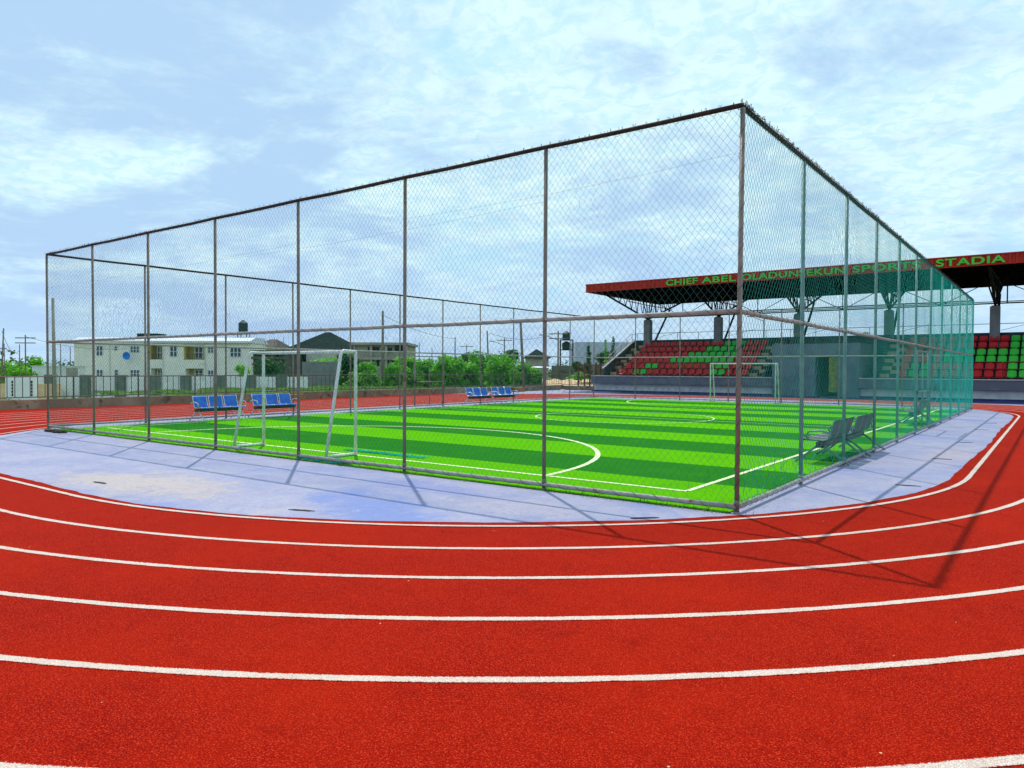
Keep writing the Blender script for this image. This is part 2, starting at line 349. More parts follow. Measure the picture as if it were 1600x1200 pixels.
def strip(pts, wd, name, z=LZ):
    m = MB(); k = len(pts); V = []
    for i, p in enumerate(pts):
        a = pts[max(i-1, 0)]; b = pts[min(i+1, k-1)]; dx, dy = b[0]-a[0], b[1]-a[1]; L = math.hypot(dx, dy)
        nx, ny = -dy/L*wd/2, dx/L*wd/2; V += [(p[0]+nx, p[1]+ny, z), (p[0]-nx, p[1]-ny, z)]
    m.add(V, [(2*i, 2*i+1, 2*i+3, 2*i+2) for i in range(k-1)]); return struct(m.obj(name, M_pline))
hw = .04
strip([(TX0, TY0), (TX1, TY0)], .08, 'goal_line'); strip([(TX0, TY1), (TX1, TY1)], .08, 'goal_line')
strip([(TX0, TY0+hw), (TX0, TY1-hw)], .08, 'touch_line'); strip([(TX1, TY0+hw), (TX1, TY1-hw)], .08, 'touch_line')
strip([(TX0+hw, 23.1), (TX1-hw, 23.1)], .05, 'halfway_line')
arc = lambda cx, cy, r, a, b, n=50: [(cx+r*math.cos(rad(a+(b-a)*i/n)), cy+r*math.sin(rad(a+(b-a)*i/n))) for i in range(n+1)]
strip(arc(-12.55, TY0+.04, 6.1, .5, 179.5), .10, 'penalty_arc'); strip(arc(-12.55, TY1-.04, 6.1, -.5, -179.5), .06, 'penalty_arc')
strip(arc(-12.3, 23.1, 3.1, 1, 179), .05, 'centre_circle'); strip(arc(-12.3, 23.1, 3.1, -1, -179), .05, 'centre_circle')
# drain slots in the apron
DS = [(-11.23, 4.95, .1, 'far left, beside a pale sandy stain'), (-7.18, 5.45, .35, 'in front of the long near fence'), (-3.75, 7.55, .8, 'close to the near corner post'),
      (-1.75, 12.09, .2, 'nearest one along the right fence'), (-1.75, 16.15, .2, 'second one along the right fence'), (-1.73, 20.22, .2, 'third one along the right fence'),
      (-1.73, 24.89, .2, 'fourth one along the right fence'), (-1.7, 28.12, .2, 'farthest one along the right fence')]
for x, y, rz, nm in DS:
    m = MB(); a, b = .17, .032
    P = [(a*math.cos(t*math.pi/7)*(1+random.uniform(-.15, .15)), b*math.sin(t*math.pi/7)*(1+random.uniform(-.3, .3))) for t in range(14)]
    m.prism(P, 'z', 0, .006); o = m.obj('drain_slot', M_mud, loc=(x, y, .006)); o.rotation_euler = (0, 0, rz)
    tag(o, 'small dark drain slot in the lavender surround, '+nm, 'drain', 'drain slots in the painted surround')

# ---------------------------------------------------------------- the cage
X0, X1, Y0, Y1, H = -22.2, -3.0, 8.46, 37.94, 4.78
BX, BY = 19.2/7, 29.48/11
cage = thing('pitch_cage', 'tall pipe and chain link cage round the green pitch', 'fence', (X1, Y0, 0))
def L3(p): return (p[0]-X1, p[1]-Y0, p[2])
PR = .0285
posts = [(X1-BX*i, Y0) for i in range(8)]+[(X1, Y0+BY*i) for i in range(1, 12)]+[(X1-BX*i, Y1) for i in range(1, 8)]+[(X0, Y0+BY*i) for i in range(1, 11)]
for k, (x, y) in enumerate(posts):
    right = abs(x-X1) < .01 and y > Y0
    m = MB(); lean = random.uniform(-.012, .012)
    if k == 0: lean = .02
    m.tube([L3((x, y, -.02)), L3((x+lean*.3, y, 1.5)), L3((x+lean, y+lean*.5, H-.03))], PR, 10)
    for z in (.13, 2.39): m.tube([L3((x, y, z-.035)), L3((x, y, z+.035))], PR+.005, 10)
    m.tube([L3((x, y, -.02)), L3((x, y, .03))], PR+.012, 8)
    o = m.obj('post', M_pipeg if right else M_pipe, cage, True)
def rail(z, r, mt, name, sag=0.0, corners=True):
    for a, b, nseg in (((X1, Y0), (X0, Y0), 7), ((X1, Y0), (X1, Y1), 11), ((X0, Y0), (X0, Y1), 11), ((X1, Y1), (X0, Y1), 7)):
        P = []
        for i in range(nseg*3+1):
            t = i/(nseg*3); s_ = math.sin(math.pi*(t*nseg % 1))*sag*random.uniform(.2, 1)
            P.append(L3((a[0]+(b[0]-a[0])*t, a[1]+(b[1]-a[1])*t, z-s_)))
        MB().tube(P, r, 8).obj(name, mt, cage, True)
rail(H, .031, M_rust, 'top_rail', .012); rail(2.39, .030, M_pipel, 'mid_rail', .012); rail(.085, .032, M_pipel, 'bottom_rail', .006)
def netmesh(org, u, Lh, z0, z1, cell, r, mt, jit, name, outn, messy=(), parent=cage, grow=0.0):
    nx = int(round(Lh/cell)); nz = int(round((z1-z0)/(cell*1.22))); cx = Lh/nx; cz = (z1-z0)/nz
    ux, uy = u; ox, oy = outn
    # node lattice: columns at half-cell spacing, rows at half-cell spacing, nodes where (i+j) even
    I, J = np.meshgrid(np.arange(2*nx+1), np.arange(2*nz+1), indexing='ij')
    s_ = I*cx/2; z = z0+J*cz/2
    # bulk sag + per-node jitter
    bulge = .02*np.sin(s_*1.9+z)+.012*np.sin(s_*5.1+z*2.3)
    js = rng.normal(0, jit, s_.shape); jz = rng.normal(0, jit, s_.shape)
    wave = (1 if oy else .5)*.018*np.sin(z*2.1+np.floor(s_/2.7)*1.7)+.010*np.sin(z*6+s_*.9)
    jm = np.zeros(s_.shape)
    for (sa, sb, za, zb, amp) in messy:
        jm = np.maximum(jm, amp*np.exp(-(((s_-(sa+sb)/2)/((sb-sa)/2))**4))*np.exp(-(((z-(za+zb)/2)/((zb-za)/2))**4)))
    js += rng.normal(0, 1, s_.shape)*jm; jz += rng.normal(0, 1, s_.shape)*jm
    S2 = s_+js+wave; Z2 = z+jz; O2 = bulge*(.6 if oy else .25)+rng.normal(0, .003 if oy else .0008, s_.shape)+np.abs(jm)*rng.normal(0, 1, s_.shape)
    edge = (J == 0) | (J == 2*nz) | (I == 0) | (I == 2*nx); S2[edge] = s_[edge]; Z2[edge] = z[edge]; O2[edge] = 0
    X = org[0]+ux*S2+ox*(.036+O2)-X1; Y = org[1]+uy*S2+oy*(.036+O2)-Y0
    P = np.stack([X, Y, Z2], -1).reshape(-1, 3); W_ = 2*nz+1
    ok = ((I+J) % 2 == 0)
    e = []
    a = np.argwhere(ok[:-1, :-1]); e.append(np.stack([a[:, 0]*W_+a[:, 1], (a[:, 0]+1)*W_+a[:, 1]+1], 1))
    sub = ok[:-1, 1:]; a = np.argwhere(sub); e.append(np.stack([a[:, 0]*W_+a[:, 1]+1, (a[:, 0]+1)*W_+a[:, 1]], 1))
    E = np.concatenate(e)
    A = P[E[:, 0]]; B = P[E[:, 1]]
    keep = rng.random(len(E)) > .004
    if messy: jme = jm.reshape(-1)[E[:, 0]]; keep &= ~((jme > .012) & (rng.random(len(E)) < .22))
    A, B = A[keep], B[keep]
    T = B-A; T /= np.linalg.norm(T, axis=1)[:, None]+1e-9
    nrm = np.array([ox, oy, 0.0]); Sd = np.cross(T, nrm); Sd /= np.linalg.norm(Sd, axis=1)[:, None]+1e-9; Nn = np.cross(Sd, T)
    rv = r*(1+grow*np.clip((S2.reshape(-1)[E[keep, 0]]-7)/12, 0, 1))[:, None]
    Vs = []
    for end in (A, B):
        for k in range(3):
            an = 2*math.pi*k/3; Vs.append(end+rv*(math.cos(an)*Nn+math.sin(an)*Sd))
    V = np.stack(Vs, 1).reshape(-1, 3); b0 = np.arange(len(A))[:, None]*6
    Q = np.concatenate([b0+np.array([[0, 1, 4, 3]]), b0+np.array([[1, 2, 5, 4]]), b0+np.array([[2, 0, 3, 5]])])
    return npobj(name, V, Q, mt, parent)
CELL = .094
NW = 'chain_link'
netmesh((X1, Y0), (-1, 0), 19.2, .10, 2.36, CELL, .0015, M_wire, .004, NW, (0, -1), messy=[(4.6, 9.5, 2.0, 2.34, .016), (8, 13, .1, .7, .022), (12.5, 17, .15, .6, .02), (.1, .8, .1, .5, .02)])
netmesh((X1, Y0), (-1, 0), 19.2, 2.42, H-.03, CELL, .0015, M_wire, .004, NW, (0, -1), messy=[(1.4, 2.4, 3.7, 4.5, .010), (13, 16.5, 2.5, 3.4, .018), (4.2, 5, 3.0, 3.9, .006), (9, 12, 2.5, 3.2, .01)])
for q0, q1, wm, rw in ((0, 3, M_wiren, .0019), (3, 6, M_wirem, .0020), (6, 11, M_wiret, .0022)):
    o_ = (X1, Y0+BY*q0); ln_ = BY*(q1-q0)
    netmesh(o_, (0, 1), ln_, .10, 2.36, .104, rw, wm, .0025, NW, (1, 0), messy={0: [(.1, 5.0, .1, .55, .022), (2, 3.6, 1.0, 2.2, .006)], 3: [(5.5, 8, .1, 1.1, .03)], 6: [(.2, 2.0, .1, 1.2, .03)]}[q0], grow=.4 if q0 == 6 else 0)
    netmesh(o_, (0, 1), ln_, 2.42, H-.03, .104, rw, wm, .0025, NW, (1, 0), messy={0: [(4, 6, 2.5, 4.3, .007)], 3: [(2, 7, 3.4, 4.6, .008)], 6: [(3, 13, 3.2, 4.6, .012)]}[q0], grow=.4 if q0 == 6 else 0)
netmesh((X0, Y0), (0, 1), 29.48, .10, H-.03, CELL, .0014, M_wire, .004, NW, (-1, 0))
netmesh((X0, Y1), (1, 0), 19.2, .10, H-.03, CELL, .0014, M_wire, .004, NW, (0, 1))
# lacing wire: helices on posts and rails, loose ends above the top rail
def lacing(a, b, rad_, pitch, name, loose=0.0, wob=.3):
    m = MB(); A = Vector(a); B = Vector(b); L = (B-A).length; T = (B-A).normalized()
    s1 = T.cross(Vector((0, 0, 1)) if abs(T.z) < .9 else Vector((1, 0, 0))).normalized(); s2 = T.cross(s1)
    n = int(L/pitch*7); P = []
    ph = 0
    for i in range(n+1):
        ph += 2*math.pi/7*random.uniform(1-wob, 1+wob); q = A+T*(L*i/n)
        rr_ = rad_*(1+random.uniform(0, loose)); P.append(q+s1*math.cos(ph)*rr_+s2*math.sin(ph)*rr_)
    m.tube([L3(p) for p in P], .0026, 3, cap=False); return m.obj(name, M_wired, cage)
lacing((X1, Y0, .05), (X1+.02, Y0, H-.05), .036, .23, 'lacing_wire')
lacing((X1, Y0, 2.39), (X0, Y0, 2.39), .036, .26, 'lacing_wire', .3)
lacing((X1, Y0, 2.39), (X1, Y1, 2.39), .036, .24, 'lacing_wire', .3)
lacing((X1, Y0, H), (X0, Y0, H), .040, .16, 'lacing_wire', .7)
lacing((X1, Y0, H), (X1, Y1, H), .040, .085, 'lacing_wire', .3)
lacing((X1, Y0, .085), (X0, Y0, .085), .036, .30, 'lacing_wire', .3)
lacing((X1, Y0, .085), (X1, Y1, .085), .038, .20, 'lacing_wire', .5)
m = MB()
for i in range(900):
    y = Y0+random.uniform(0, 1)**1.3*29.4; x = X1+random.uniform(-.03, .04); h = random.uniform(.015, .05)
    m.tube([L3((x, y, H+.02)), L3((x+random.uniform(-.02, .02), y+random.uniform(-.02, .02), H+.02+h)), L3((x+random.uniform(-.02, .02), y+random.uniform(-.01, .01), H+.02+h*1.1))], .0038, 3, cap=False)
for i in range(110):
    x = X1-random.uniform(0, 1)*19; h = random.uniform(.015, .035)
    m.tube([L3((x, Y0-.01, H+.025)), L3((x+random.uniform(-.015, .015), Y0, H+.025+h))], .003, 3, cap=False)
m.obj('loose_wire_ends', M_wired, cage)['kind'] = 'stuff'
# loose tension wires across the near side
for z, a, b, sg in ((4.22, 0, 2, .05), (4.02, 1, 4, .07), (3.98, 3, 7, .05)):
    P = [L3((X1-BX*(a+(b-a)*t/20), Y0-.045, z-sg*math.sin(math.pi*t/20)-(.12*t/20)+random.uniform(-.006, .006))) for t in range(21)]
    MB().tube(P, .0014, 3, cap=False).obj('tension_wire', M_wire, cage)
# gates
def gate(plane, s0, s1, parent, mt):
    m = MB()
    def Q(s_, z): return L3((X1, s_, z)) if plane == 'R' else L3((X0, s_, z))
    for s_ in (s0, s1): m.tube([Q(s_, .08), Q(s_, 2.25)], .027, 8)
    for z in (.1, 1.12, 2.23): m.tube([Q(s0, z), Q(s1, z)], .022, 8)
    m.tube([Q((s0+s1)/2, .1), Q((s0+s1)/2, 2.2)], .018, 8)
    g = m.obj('gate', mt, parent, True); g['label'] = 'pipe framed gate under the mid rail'
    b = MB(); b.box(*sorted((Q(s0+.03, 0)[0]-.03, Q(s0+.03, 0)[0]+.03)), Q(s0+.0, 0)[1]-.03, Q(s0, 0)[1]+.08, 1.05, 1.17); b.obj('latch', M_dkmetal, g)
gate('R', 22.1, 24.2, cage, M_pipeg); gate('L', 22.75, 24.6, cage, M_pipe)
# weeds and debris along the foot of the near side
def tufts(name, pts, hmin, hmax, wd, mt, label=None):
    V = []; Q = []
    for (x, y, z, s_) in pts:
        a = random.uniform(0, math.pi*2); h = random.uniform(hmin, hmax)*s_; lx, ly = random.uniform(-.5, .5)*h, random.uniform(-.5, .5)*h
        dx, dy = math.cos(a)*wd, math.sin(a)*wd; b = len(V)
        V += [(x-dx, y-dy, z), (x+dx, y+dy, z), (x+dx*.3+lx, y+dy*.3+ly, z+h), (x-dx*.3+lx, y-dy*.3+ly, z+h)]; Q.append((b, b+1, b+2, b+3))
    o = npobj(name, np.array(V), np.array(Q), mt); o['kind'] = 'stuff'; o['label'] = label; return o
pts = [(X1-.1-random.uniform(0, 19), Y0-.07+random.gauss(0, .035), .01, 1) for i in range(2600)]
pts += [(X1-.2-random.choice([.4, 2.2, 5.1, 6.4, 9.8, 15.6, 17.9])+random.gauss(0, .35), Y0+random.gauss(-.06, .04), .01, 1.8) for i in range(420)]
o = tufts('weeds', pts, .012, .035, .006, M_weed, 'short weeds growing along the foot of the near fence'); o['category'] = 'weeds'
m = MB()
for i in range(40):
    x, y = -20.4-i/40, 8.12+random.gauss(0, .05); r_ = random.uniform(.06, .12)
    m.prism([(x+r_*random.uniform(.6, 1.2)*math.cos(t), y+r_*.7*math.sin(t)) for t in (0, 1, 2, 3, 4, 5)], 'z', .01, .012+random.uniform(.01, .05))
tag(m.obj('debris_heap', M_mud), 'low dark heap of dirt at the foot of the far left cage corner', 'debris')

V, Q = [], []
def fallen(label, x0, x1, y, n, w_):
    t_ = MB()
    for k in range(n):
        x = random.uniform(x0, x1); P = [(x+random.gauss(0, .03)+.05*q, y+random.gauss(0, w_), .03+abs(random.gauss(0, .012))) for q in range(5)]
        t_.tube(P, .0035, 3, cap=False)
    o = t_.obj('fallen_net', M_wiret); o['kind'] = 'stuff'; o['label'] = label; o['category'] = 'net'
fallen('loose teal netting lying on the turf between the near goal and the fence', -11.7, -9.6, 9.95, 190, .05)
fallen('loose teal netting bunched under the near bottom rail', -11.3, -10.0, 8.50, 160, .05)

# ---------------------------------------------------------------- goals
def goal(x0, x1, y, back, label, hh=2.0):
    t = thing('football_goal', label, 'goal', ((x0+x1)/2, y, .02), 0, 'white football goals')
    a, b = x0-(x0+x1)/2, x1-(x0+x1)/2; s_ = back; r_ = .033
    for q in (a, b): MB().tube([(q, 0, 0), (q, 0, hh-.05), (q, 0, hh)], r_, 12).obj('post', M_white, t, True)
    MB().tube([(a, 0, hh), (b, 0, hh)], r_, 12).obj('crossbar', M_white, t, True)
    for q in (a, b):
        MB().tube([(q, 0, hh), (q, s_*.42, hh+.01), (q, s_*.50, hh-.04), (q, s_, 0)], .032, 10).obj('back_stay', M_white, t, True)
        MB().tube([(q, 0, .03), (q, s_, .03)], .028, 8).obj('ground_bar', M_white, t, True)
    return t
goal(-13.82, -10.85, TY0-.02, -.72, 'large white pipe goal by the near left fence, close to the camera')
goal(-14.55, -11.2, TY1-.1, .62, 'small looking white goal at the far end in front of the stand')
# ---------------------------------------------------------------- benches
def bench(label, loc, rz, seatm, framem, group):
    t = thing('waiting_bench', label, 'bench', loc, rz, group); wseat = .53
    for k in range(3):
        x0 = -wseat*1.5+k*wseat+.035; x1 = x0+wseat-.07
        prof = [(.02, .415), (.0, .43), (.04, .445), (.20, .425), (.38, .42), (.45, .445), (.49, .52), (.525, .65), (.555, .77), (.585, .785)]
        m = MB(); n = len(prof)
        V = [(x0, -y+.25, z) for y, z in prof]+[(x1, -y+.25, z) for y, z in prof]+[(x0, -y+.262, z-.016) for y, z in prof]+[(x1, -y+.262, z-.016) for y, z in prof]
        Fq = []
        for i in range(n-1): Fq += [(i, n+i, n+i+1, i+1), (2*n+i, 2*n+i+1, 3*n+i+1, 3*n+i), (i, i+1, 2*n+i+1, 2*n+i), (n+i, 3*n+i, 3*n+i+1, n+i+1)]
        m.add(V, Fq); m.obj('seat', seatm, t, False)
        for xx in (x0, x1): MB().tube([(xx, -y+.25, z) for y, z in prof], .015, 5).obj('seat_edge', framem, t, True)
    MB().box(-.80, .80, -.13, -.01, .29, .39).obj('beam', M_dkmetal, t)
    for sx in (-.72, .72):
        MB().tube([(sx, .36, .015), (sx, .24, .10), (sx, .08, .24), (sx, -.07, .36)], .022, 6).tube([(sx, -.55, .015), (sx, -.40, .12), (sx, -.22, .26), (sx, -.07, .36)], .022, 6).obj('leg', framem, t, True)
    for sx in (-.83, .83):
        MB().tube([(sx, .10, .42), (sx, .16, .50), (sx, .10, .58), (sx, -.10, .60), (sx, -.26, .57), (sx, -.27, .48)], .018, 6).obj('armrest', framem, t, True)
    return t
G = 'three seat benches along the left touchline'
b0 = bench('leftmost blue three seat bench behind the near goal', (-21.45, 13.15, .02), rad(90), M_blue, M_chrome, G)
# seats face +X: local +Y (front) must point to +X
for o in (b0,): o.rotation_euler = (0, 0, rad(-90))
dup(b0, (-21.45, 15.25, .02), rad(-90), 'blue three seat bench seen through the posts of the near goal')
dup(b0, (-21.6, 26.55, .02), rad(-90), 'blue three seat bench, left of the far pair')
dup(b0, (-21.6, 28.45, .02), rad(-90), 'blue three seat bench, right of the far pair')
G2 = 'benches along the right fence'
b1 = bench('nearest pinkish metal bench with its back to the right fence', (-3.46, 14.55, .02), rad(90), M_pink, M_pipeg, G2)
dup(b1, (-3.42, 16.25, .02), rad(90), 'grey metal bench just beyond the nearest one, back to the right fence')
dup(b1, (-3.62, 25.9, .02), rad(90), 'far metal bench beside the gate, back to the right fence')

# ---------------------------------------------------------------- grandstand
SX0, SX1 = -29.2, 4.3
st = thing('grandstand', 'roofed stadium stand with red and green seats and lettered red fascia', 'grandstand', (SX0, 49.6, 0))
def G3(o): o.location = (o.location[0]-SX0, o.location[1]-49.6, 0); return o
def part(mb, name, mt, sm=False, parent=None):
    o = mb.obj(name, mt, parent or st, sm)
    if parent is None: G3(o)
    return o
TU0, TU1 = -15.3, -9.9
for a, b in ((SX0, TU0), (TU1, SX1)):
    part(MB().box(a, b, 49.85, 50.2, -.05, .61), 'plinth_wall', M_conc)
    part(MB().box(a-.04, b, 49.55, 50.1, .61, 1.17), 'parapet_band', M_concb)
    part(MB().box(a-.02, b, 49.50, 50.16, 1.17, 1.22), 'parapet_cap', M_conc)
part(MB().box(SX0, TU0, 49.60, 49.70, -.05, .10).box(TU1, SX1, 49.60, 49.70, -.05, .10), 'skirting', M_navy)
# tunnel block
m = MB(); m.box(TU0, -12.55, 49.65, 54.5, -.05, 3.42); m.box(-11.2, TU1, 49.65, 54.5, -.05, 3.42); m.box(-12.55, -11.2, 49.65, 54.5, 2.62, 3.42)
part(m, 'tunnel_wall', M_tun)
part(MB().box(-12.55, -11.2, 54.0, 54.2, -.05, 2.62), 'tunnel_opening', M_open)
part(MB().box(-11.75, -11.22, 49.8, 49.86, .3, 2.55), 'tunnel_curtain', mat('golden_green_cloth', (.30, .28, .03), (.10, .20, .05), .8, 5))
# terraces
blocks = [(-27.3, -17.35), (-7.9, 2.05)]; stairs = [(-28.4, -27.3), (-17.35, -16.2), (-9.05, -7.9), (2.05, 3.2)]
for a, b in blocks:
    m = MB()
    for k in range(6): m.box(a, b, 50.2+.85*k, 55.9, .9+(.44*k if k else -.5), .95+.44*k+.0)
    for k in range(6): m.box(a, b, 50.2+.85*k+.001*k, 50.25+.85*k, .95+.44*(k-1) if k else .9, .95+.44*k-.002)
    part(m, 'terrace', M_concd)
for a, b in stairs:
    m = MB(); n = 12; mid_ = (a+b)/2
    for k in range(n):
        y0, z1 = 50.2+.43*k, .95+.245*(k+1)-.2
        for q, (xa, xb) in enumerate(((a+.02, mid_-.002), (mid_+.002, b-.02))):
            m.cur = (k+q) % 2; m.box(xa, xb, y0, y0+.43 if k < n-1 else 55.6, .9 if k == 0 else z1-.26, z1)
    part(m, 'stair_flight', [M_tread, M_treadd])
M_pale2 = mat('pale_capping', (.46, .46, .46), (.38, .38, .38), .8, 2)
# sloped side walls with pale cappings
def slope(x, cap=True, y0=50.2, z0=1.75, y1=55.6, z1=4.15, w_=.18):
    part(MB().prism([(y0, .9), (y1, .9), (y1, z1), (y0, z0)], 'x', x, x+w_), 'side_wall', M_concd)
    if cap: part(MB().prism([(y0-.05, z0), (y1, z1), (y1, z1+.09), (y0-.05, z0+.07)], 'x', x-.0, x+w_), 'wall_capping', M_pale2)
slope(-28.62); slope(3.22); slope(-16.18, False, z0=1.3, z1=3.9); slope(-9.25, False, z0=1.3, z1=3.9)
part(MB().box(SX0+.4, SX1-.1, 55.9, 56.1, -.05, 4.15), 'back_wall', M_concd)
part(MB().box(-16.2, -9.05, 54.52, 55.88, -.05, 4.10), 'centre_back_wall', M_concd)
m = MB(); m.tube([(-28.5, 56, 4.72), (3.8, 56, 4.72)], .022, 6)
for i in range(19): x = -28.5+i*1.794; m.tube([(x, 56, 4.14), (x, 56, 4.72)], .02, 6)
part(m, 'back_rail', M_pipe)
m = MB(); m.tube([(-28.53, 50.3, 2.3), (-28.53, 54.6, 4.55), (-28.53, 56, 4.72)], .02, 6); m.tube([(-28.53, 50.3, 2.02), (-28.53, 55, 4.4)], .015, 6)
for i in range(6): y = 50.3+i*.95; m.tube([(-28.53, y, 1.8+.45*i*.95), (-28.53, y, 2.3+.5*i*.95)], .017, 6)
part(m, 'stair_handrail', M_pipe)
# front barrier frames
for a, b in blocks:
    m = MB(); x = a+.05
    while x+1.75 < b:
        P = [(x, 50.02, 1.22), (x, 50.02, 2.14), (x+.06, 50.02, 2.22), (x+1.64, 50.02, 2.22), (x+1.70, 50.02, 2.14), (x+1.70, 50.02, 1.22)]
        m.tube(P, .032, 6); m.tube([(x, 50.02, 1.8), (x+1.7, 50.02, 1.8)], .022, 5); m.tube([(x, 50.02, 1.32), (x+1.7, 50.02, 1.32)], .022, 5); x += 1.84
    part(m, 'front_barrier', M_railg)
# columns, trusses
colx = [-27.27, -21.25, -15.22, -9.25, -3.2, 2.8]
for x in colx:
    c = part(MB().box(x-.27, x+.27, 55.15, 55.69, .9, 5.78), 'column', M_col)
    MB().box(x-.2, x+.2, 55.25, 55.6, 5.78, 5.84).obj('bearing_plate', M_steel, c)
    m = MB(); yc, zc = 55.42, 5.86; r_ = .06
    xf = x-1.3 if x == colx[0] else x; m.tube([(x, yc, zc), (xf, 49.9, 7.72)], .075, 6); m.tube([(x, yc, zc), (x, 62.0, 7.72)], .075, 6)
    m.tube([(x, 50, 7.70), (x, 62, 7.70)], .05, 6)
    for i in range(1, 8):
        t_ = i/8; ya = 50+(yc-50)*t_; zb = 7.72+(zc-7.72)*t_; xa = xf+(x-xf)*t_; m.tube([(xa, ya, zb), (xa, ya+.35, 7.7)], .035, 5); m.tube([(xa, ya, zb), (xa, ya-.55, 7.7)], .03, 5)
        ya = 62+(yc-62)*t_; m.tube([(x, ya, zb), (x, ya-.4, 7.7)], .035, 5); m.tube([(x, ya, zb), (x, ya+.6, 7.7)], .03, 5)
    m.tube([(x, 51.8, 7.1), (x, yc, 7.0), (x, 60.0, 7.0)], .035, 5)
    for dx in (-.55, -.2, .2, .55): m.tube([(x, yc, zc), (x+dx, yc+.2*dx, 7.7)], .05, 5)
    m.tube([(x, 55.95, 3.3), (x, 59.6, 6.9)], .09, 6)
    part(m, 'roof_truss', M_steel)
m = MB(); xs = colx
m.tube([(xs[0], 55.5, 5.98), (xs[-1]+1.5, 55.5, 5.98)], .045, 5); m.tube([(xs[0], 55.7, 6.10), (xs[-1]+1.5, 55.7, 6.10)], .03, 5)
for a, b in zip(xs[:-1], xs[1:]):
    c = (a+b)/2; m.tube([(a+.1, 55.5, 7.5), (c, 55.5, 5.98)], .025, 4); m.tube([(b-.1, 55.5, 7.5), (c, 55.5, 5.98)], .025, 4)
    for q in (-.62, .62): m.tube([(a-.0+q, 55.5, 6.0), (a+q, 55.5, 7.7)], .04, 5) if q > 0 else None
    m.tube([(c, 55.5, 6.0), (c, 55.5, 7.7)], .035, 5)
    m.tube([(a+.3, 56.1, 4.3), (c-.6, 57, 4.9)], .012, 4)
part(m, 'tie_girder', M_steel)
RX0, RX1 = -29.72, 4.8
m = MB()
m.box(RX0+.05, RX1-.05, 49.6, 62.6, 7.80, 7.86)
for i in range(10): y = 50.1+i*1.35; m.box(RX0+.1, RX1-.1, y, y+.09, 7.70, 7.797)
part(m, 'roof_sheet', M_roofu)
fz0, fz1 = 7.72, 8.32
m = MB(); pw = .345; x = RX0; poly = []
while x < RX1-.001:
    poly += [(x, 49.50), (x+pw*.5, 49.50), (x+pw*.56, 49.44), (x+pw*.92, 49.44)]; x += pw
poly += [(x, 49.5)]; n = len(poly)
m.add([(p[0], p[1], fz0+.05) for p in poly]+[(p[0], p[1], fz1-.05) for p in poly]+[(p[0], 49.58, fz0+.05) for p in poly]+[(p[0], 49.58, fz1-.05) for p in poly],
      [(i, i+1, n+i+1, n+i) for i in range(n-1)]+[(2*n+i, 3*n+i, 3*n+i+1, 2*n+i+1) for i in range(n-1)])
m.box(RX0-.03, RX1+.1, 49.43, 49.62, fz1-.05, fz1+.02); m.box(RX0-.03, RX1+.1, 49.43, 49.62, fz0-.01, fz0+.05)
m.box(RX0-.06, RX0-.0, 49.62, 62.6, fz0, fz1-.1); m.box(RX1+.0, RX1+.06, 49.62, 62.6, fz0, fz1-.1)
m.box(RX0, RX1, 62.6, 62.7, fz0, fz1-.2)
fas = part(m, 'fascia', M_fascia)
def text(word, x0, x1, z0, z1, y):
    cu = D.curves.new('lettering', 'FONT'); cu.body = word; cu.size = 1; cu.extrude = .03; cu.offset = .022; cu.space_character = 1.08
    o = D.objects.new('tmp', cu); COL.objects.link(o); bpy.context.view_layer.update()
    me = D.meshes.new_from_object(o.evaluated_get(bpy.context.evaluated_depsgraph_get())); D.objects.remove(o)
    co = np.zeros(len(me.vertices)*3); me.vertices.foreach_get('co', co); co = co.reshape(-1, 3)
    mn, mx = co.min(0), co.max(0); V = np.zeros_like(co)
    V[:, 0] = x0+(co[:, 0]-mn[0])/(mx[0]-mn[0])*(x1-x0); V[:, 2] = z0+(co[:, 1]-mn[1])/(mx[1]-mn[1])*(z1-z0); V[:, 1] = y-.0-co[:, 2]
    me.vertices.foreach_set('co', V.ravel()); me.materials.clear(); me.materials.append(M_letter); me.update()
    o = D.objects.new('lettering', me); COL.objects.link(o); o.parent = fas; return o
for wd_, a, b in (('CHIEF', -22.9, -20.5), ('ABEL', -20.2, -17.75), ('OLADUNSEKUN', -17.35, -10.8), ('SPORTS', -10.35, -6.6), ('STADIA', -5.8, -2.4)):
    text(wd_, a, b, 7.79, 8.22, 49.41)
# seats
def seat_mesh(mt):
    m = MB(); nx, prof = 6, [(-.02, .40), (.0, .43), (.06, .425), (.20, .405), (.33, .41), (.385, .47), (.41, .60), (.43, .70), (.44, .765), (.445, .79)]
    V = []; hw_ = []
    for i, (y, z) in enumerate(prof):
        t_ = i/(len(prof)-1); w_ = .225 if i < 7 else (.225, .205, .16)[i-7]
        for j in range(nx+1):
            u_ = -1+2*j/nx; curve = .045*u_*u_
            V.append((u_*w_, y-(curve if z > .46 else 0), z+(curve if z <= .46 else 0)))
    n1 = len(V); V2 = [(x, y+.02, z-.02) for x, y, z in V]
    Fq = [(i*(nx+1)+j, i*(nx+1)+j+1, (i+1)*(nx+1)+j+1, (i+1)*(nx+1)+j) for i in range(len(prof)-1) for j in range(nx)]
    m.add(V+V2, Fq+[tuple(q+n1 for q in f)[::-1] for f in Fq])
    m.box(-.2, .2, .12, .3, .02, .39) if False else m.box(-.03, .03, .14, .22, .0, .40)
    me = m.obj('tmpseat', mt, None, True); d = me.data; D.objects.remove(me); return d
ms_r, ms_g = seat_mesh(M_seatr), seat_mesh(M_seatg)
seats = []
def colour(blk, row, i, x):
    if blk == 0:
        g = {0: (2, 3, 13, 14), 1: (3, 4, 13, 14), 2: tuple(range(6, 15)), 3: tuple(range(8, 15)), 4: tuple(range(10, 15)), 5: (12, 13, 14)}[row]
        return i in g
    if row in (0, 1): return x > -2.5 or i in (1, 2)
    if row in (2, 3): return x > -6.0
    return x > -2.35
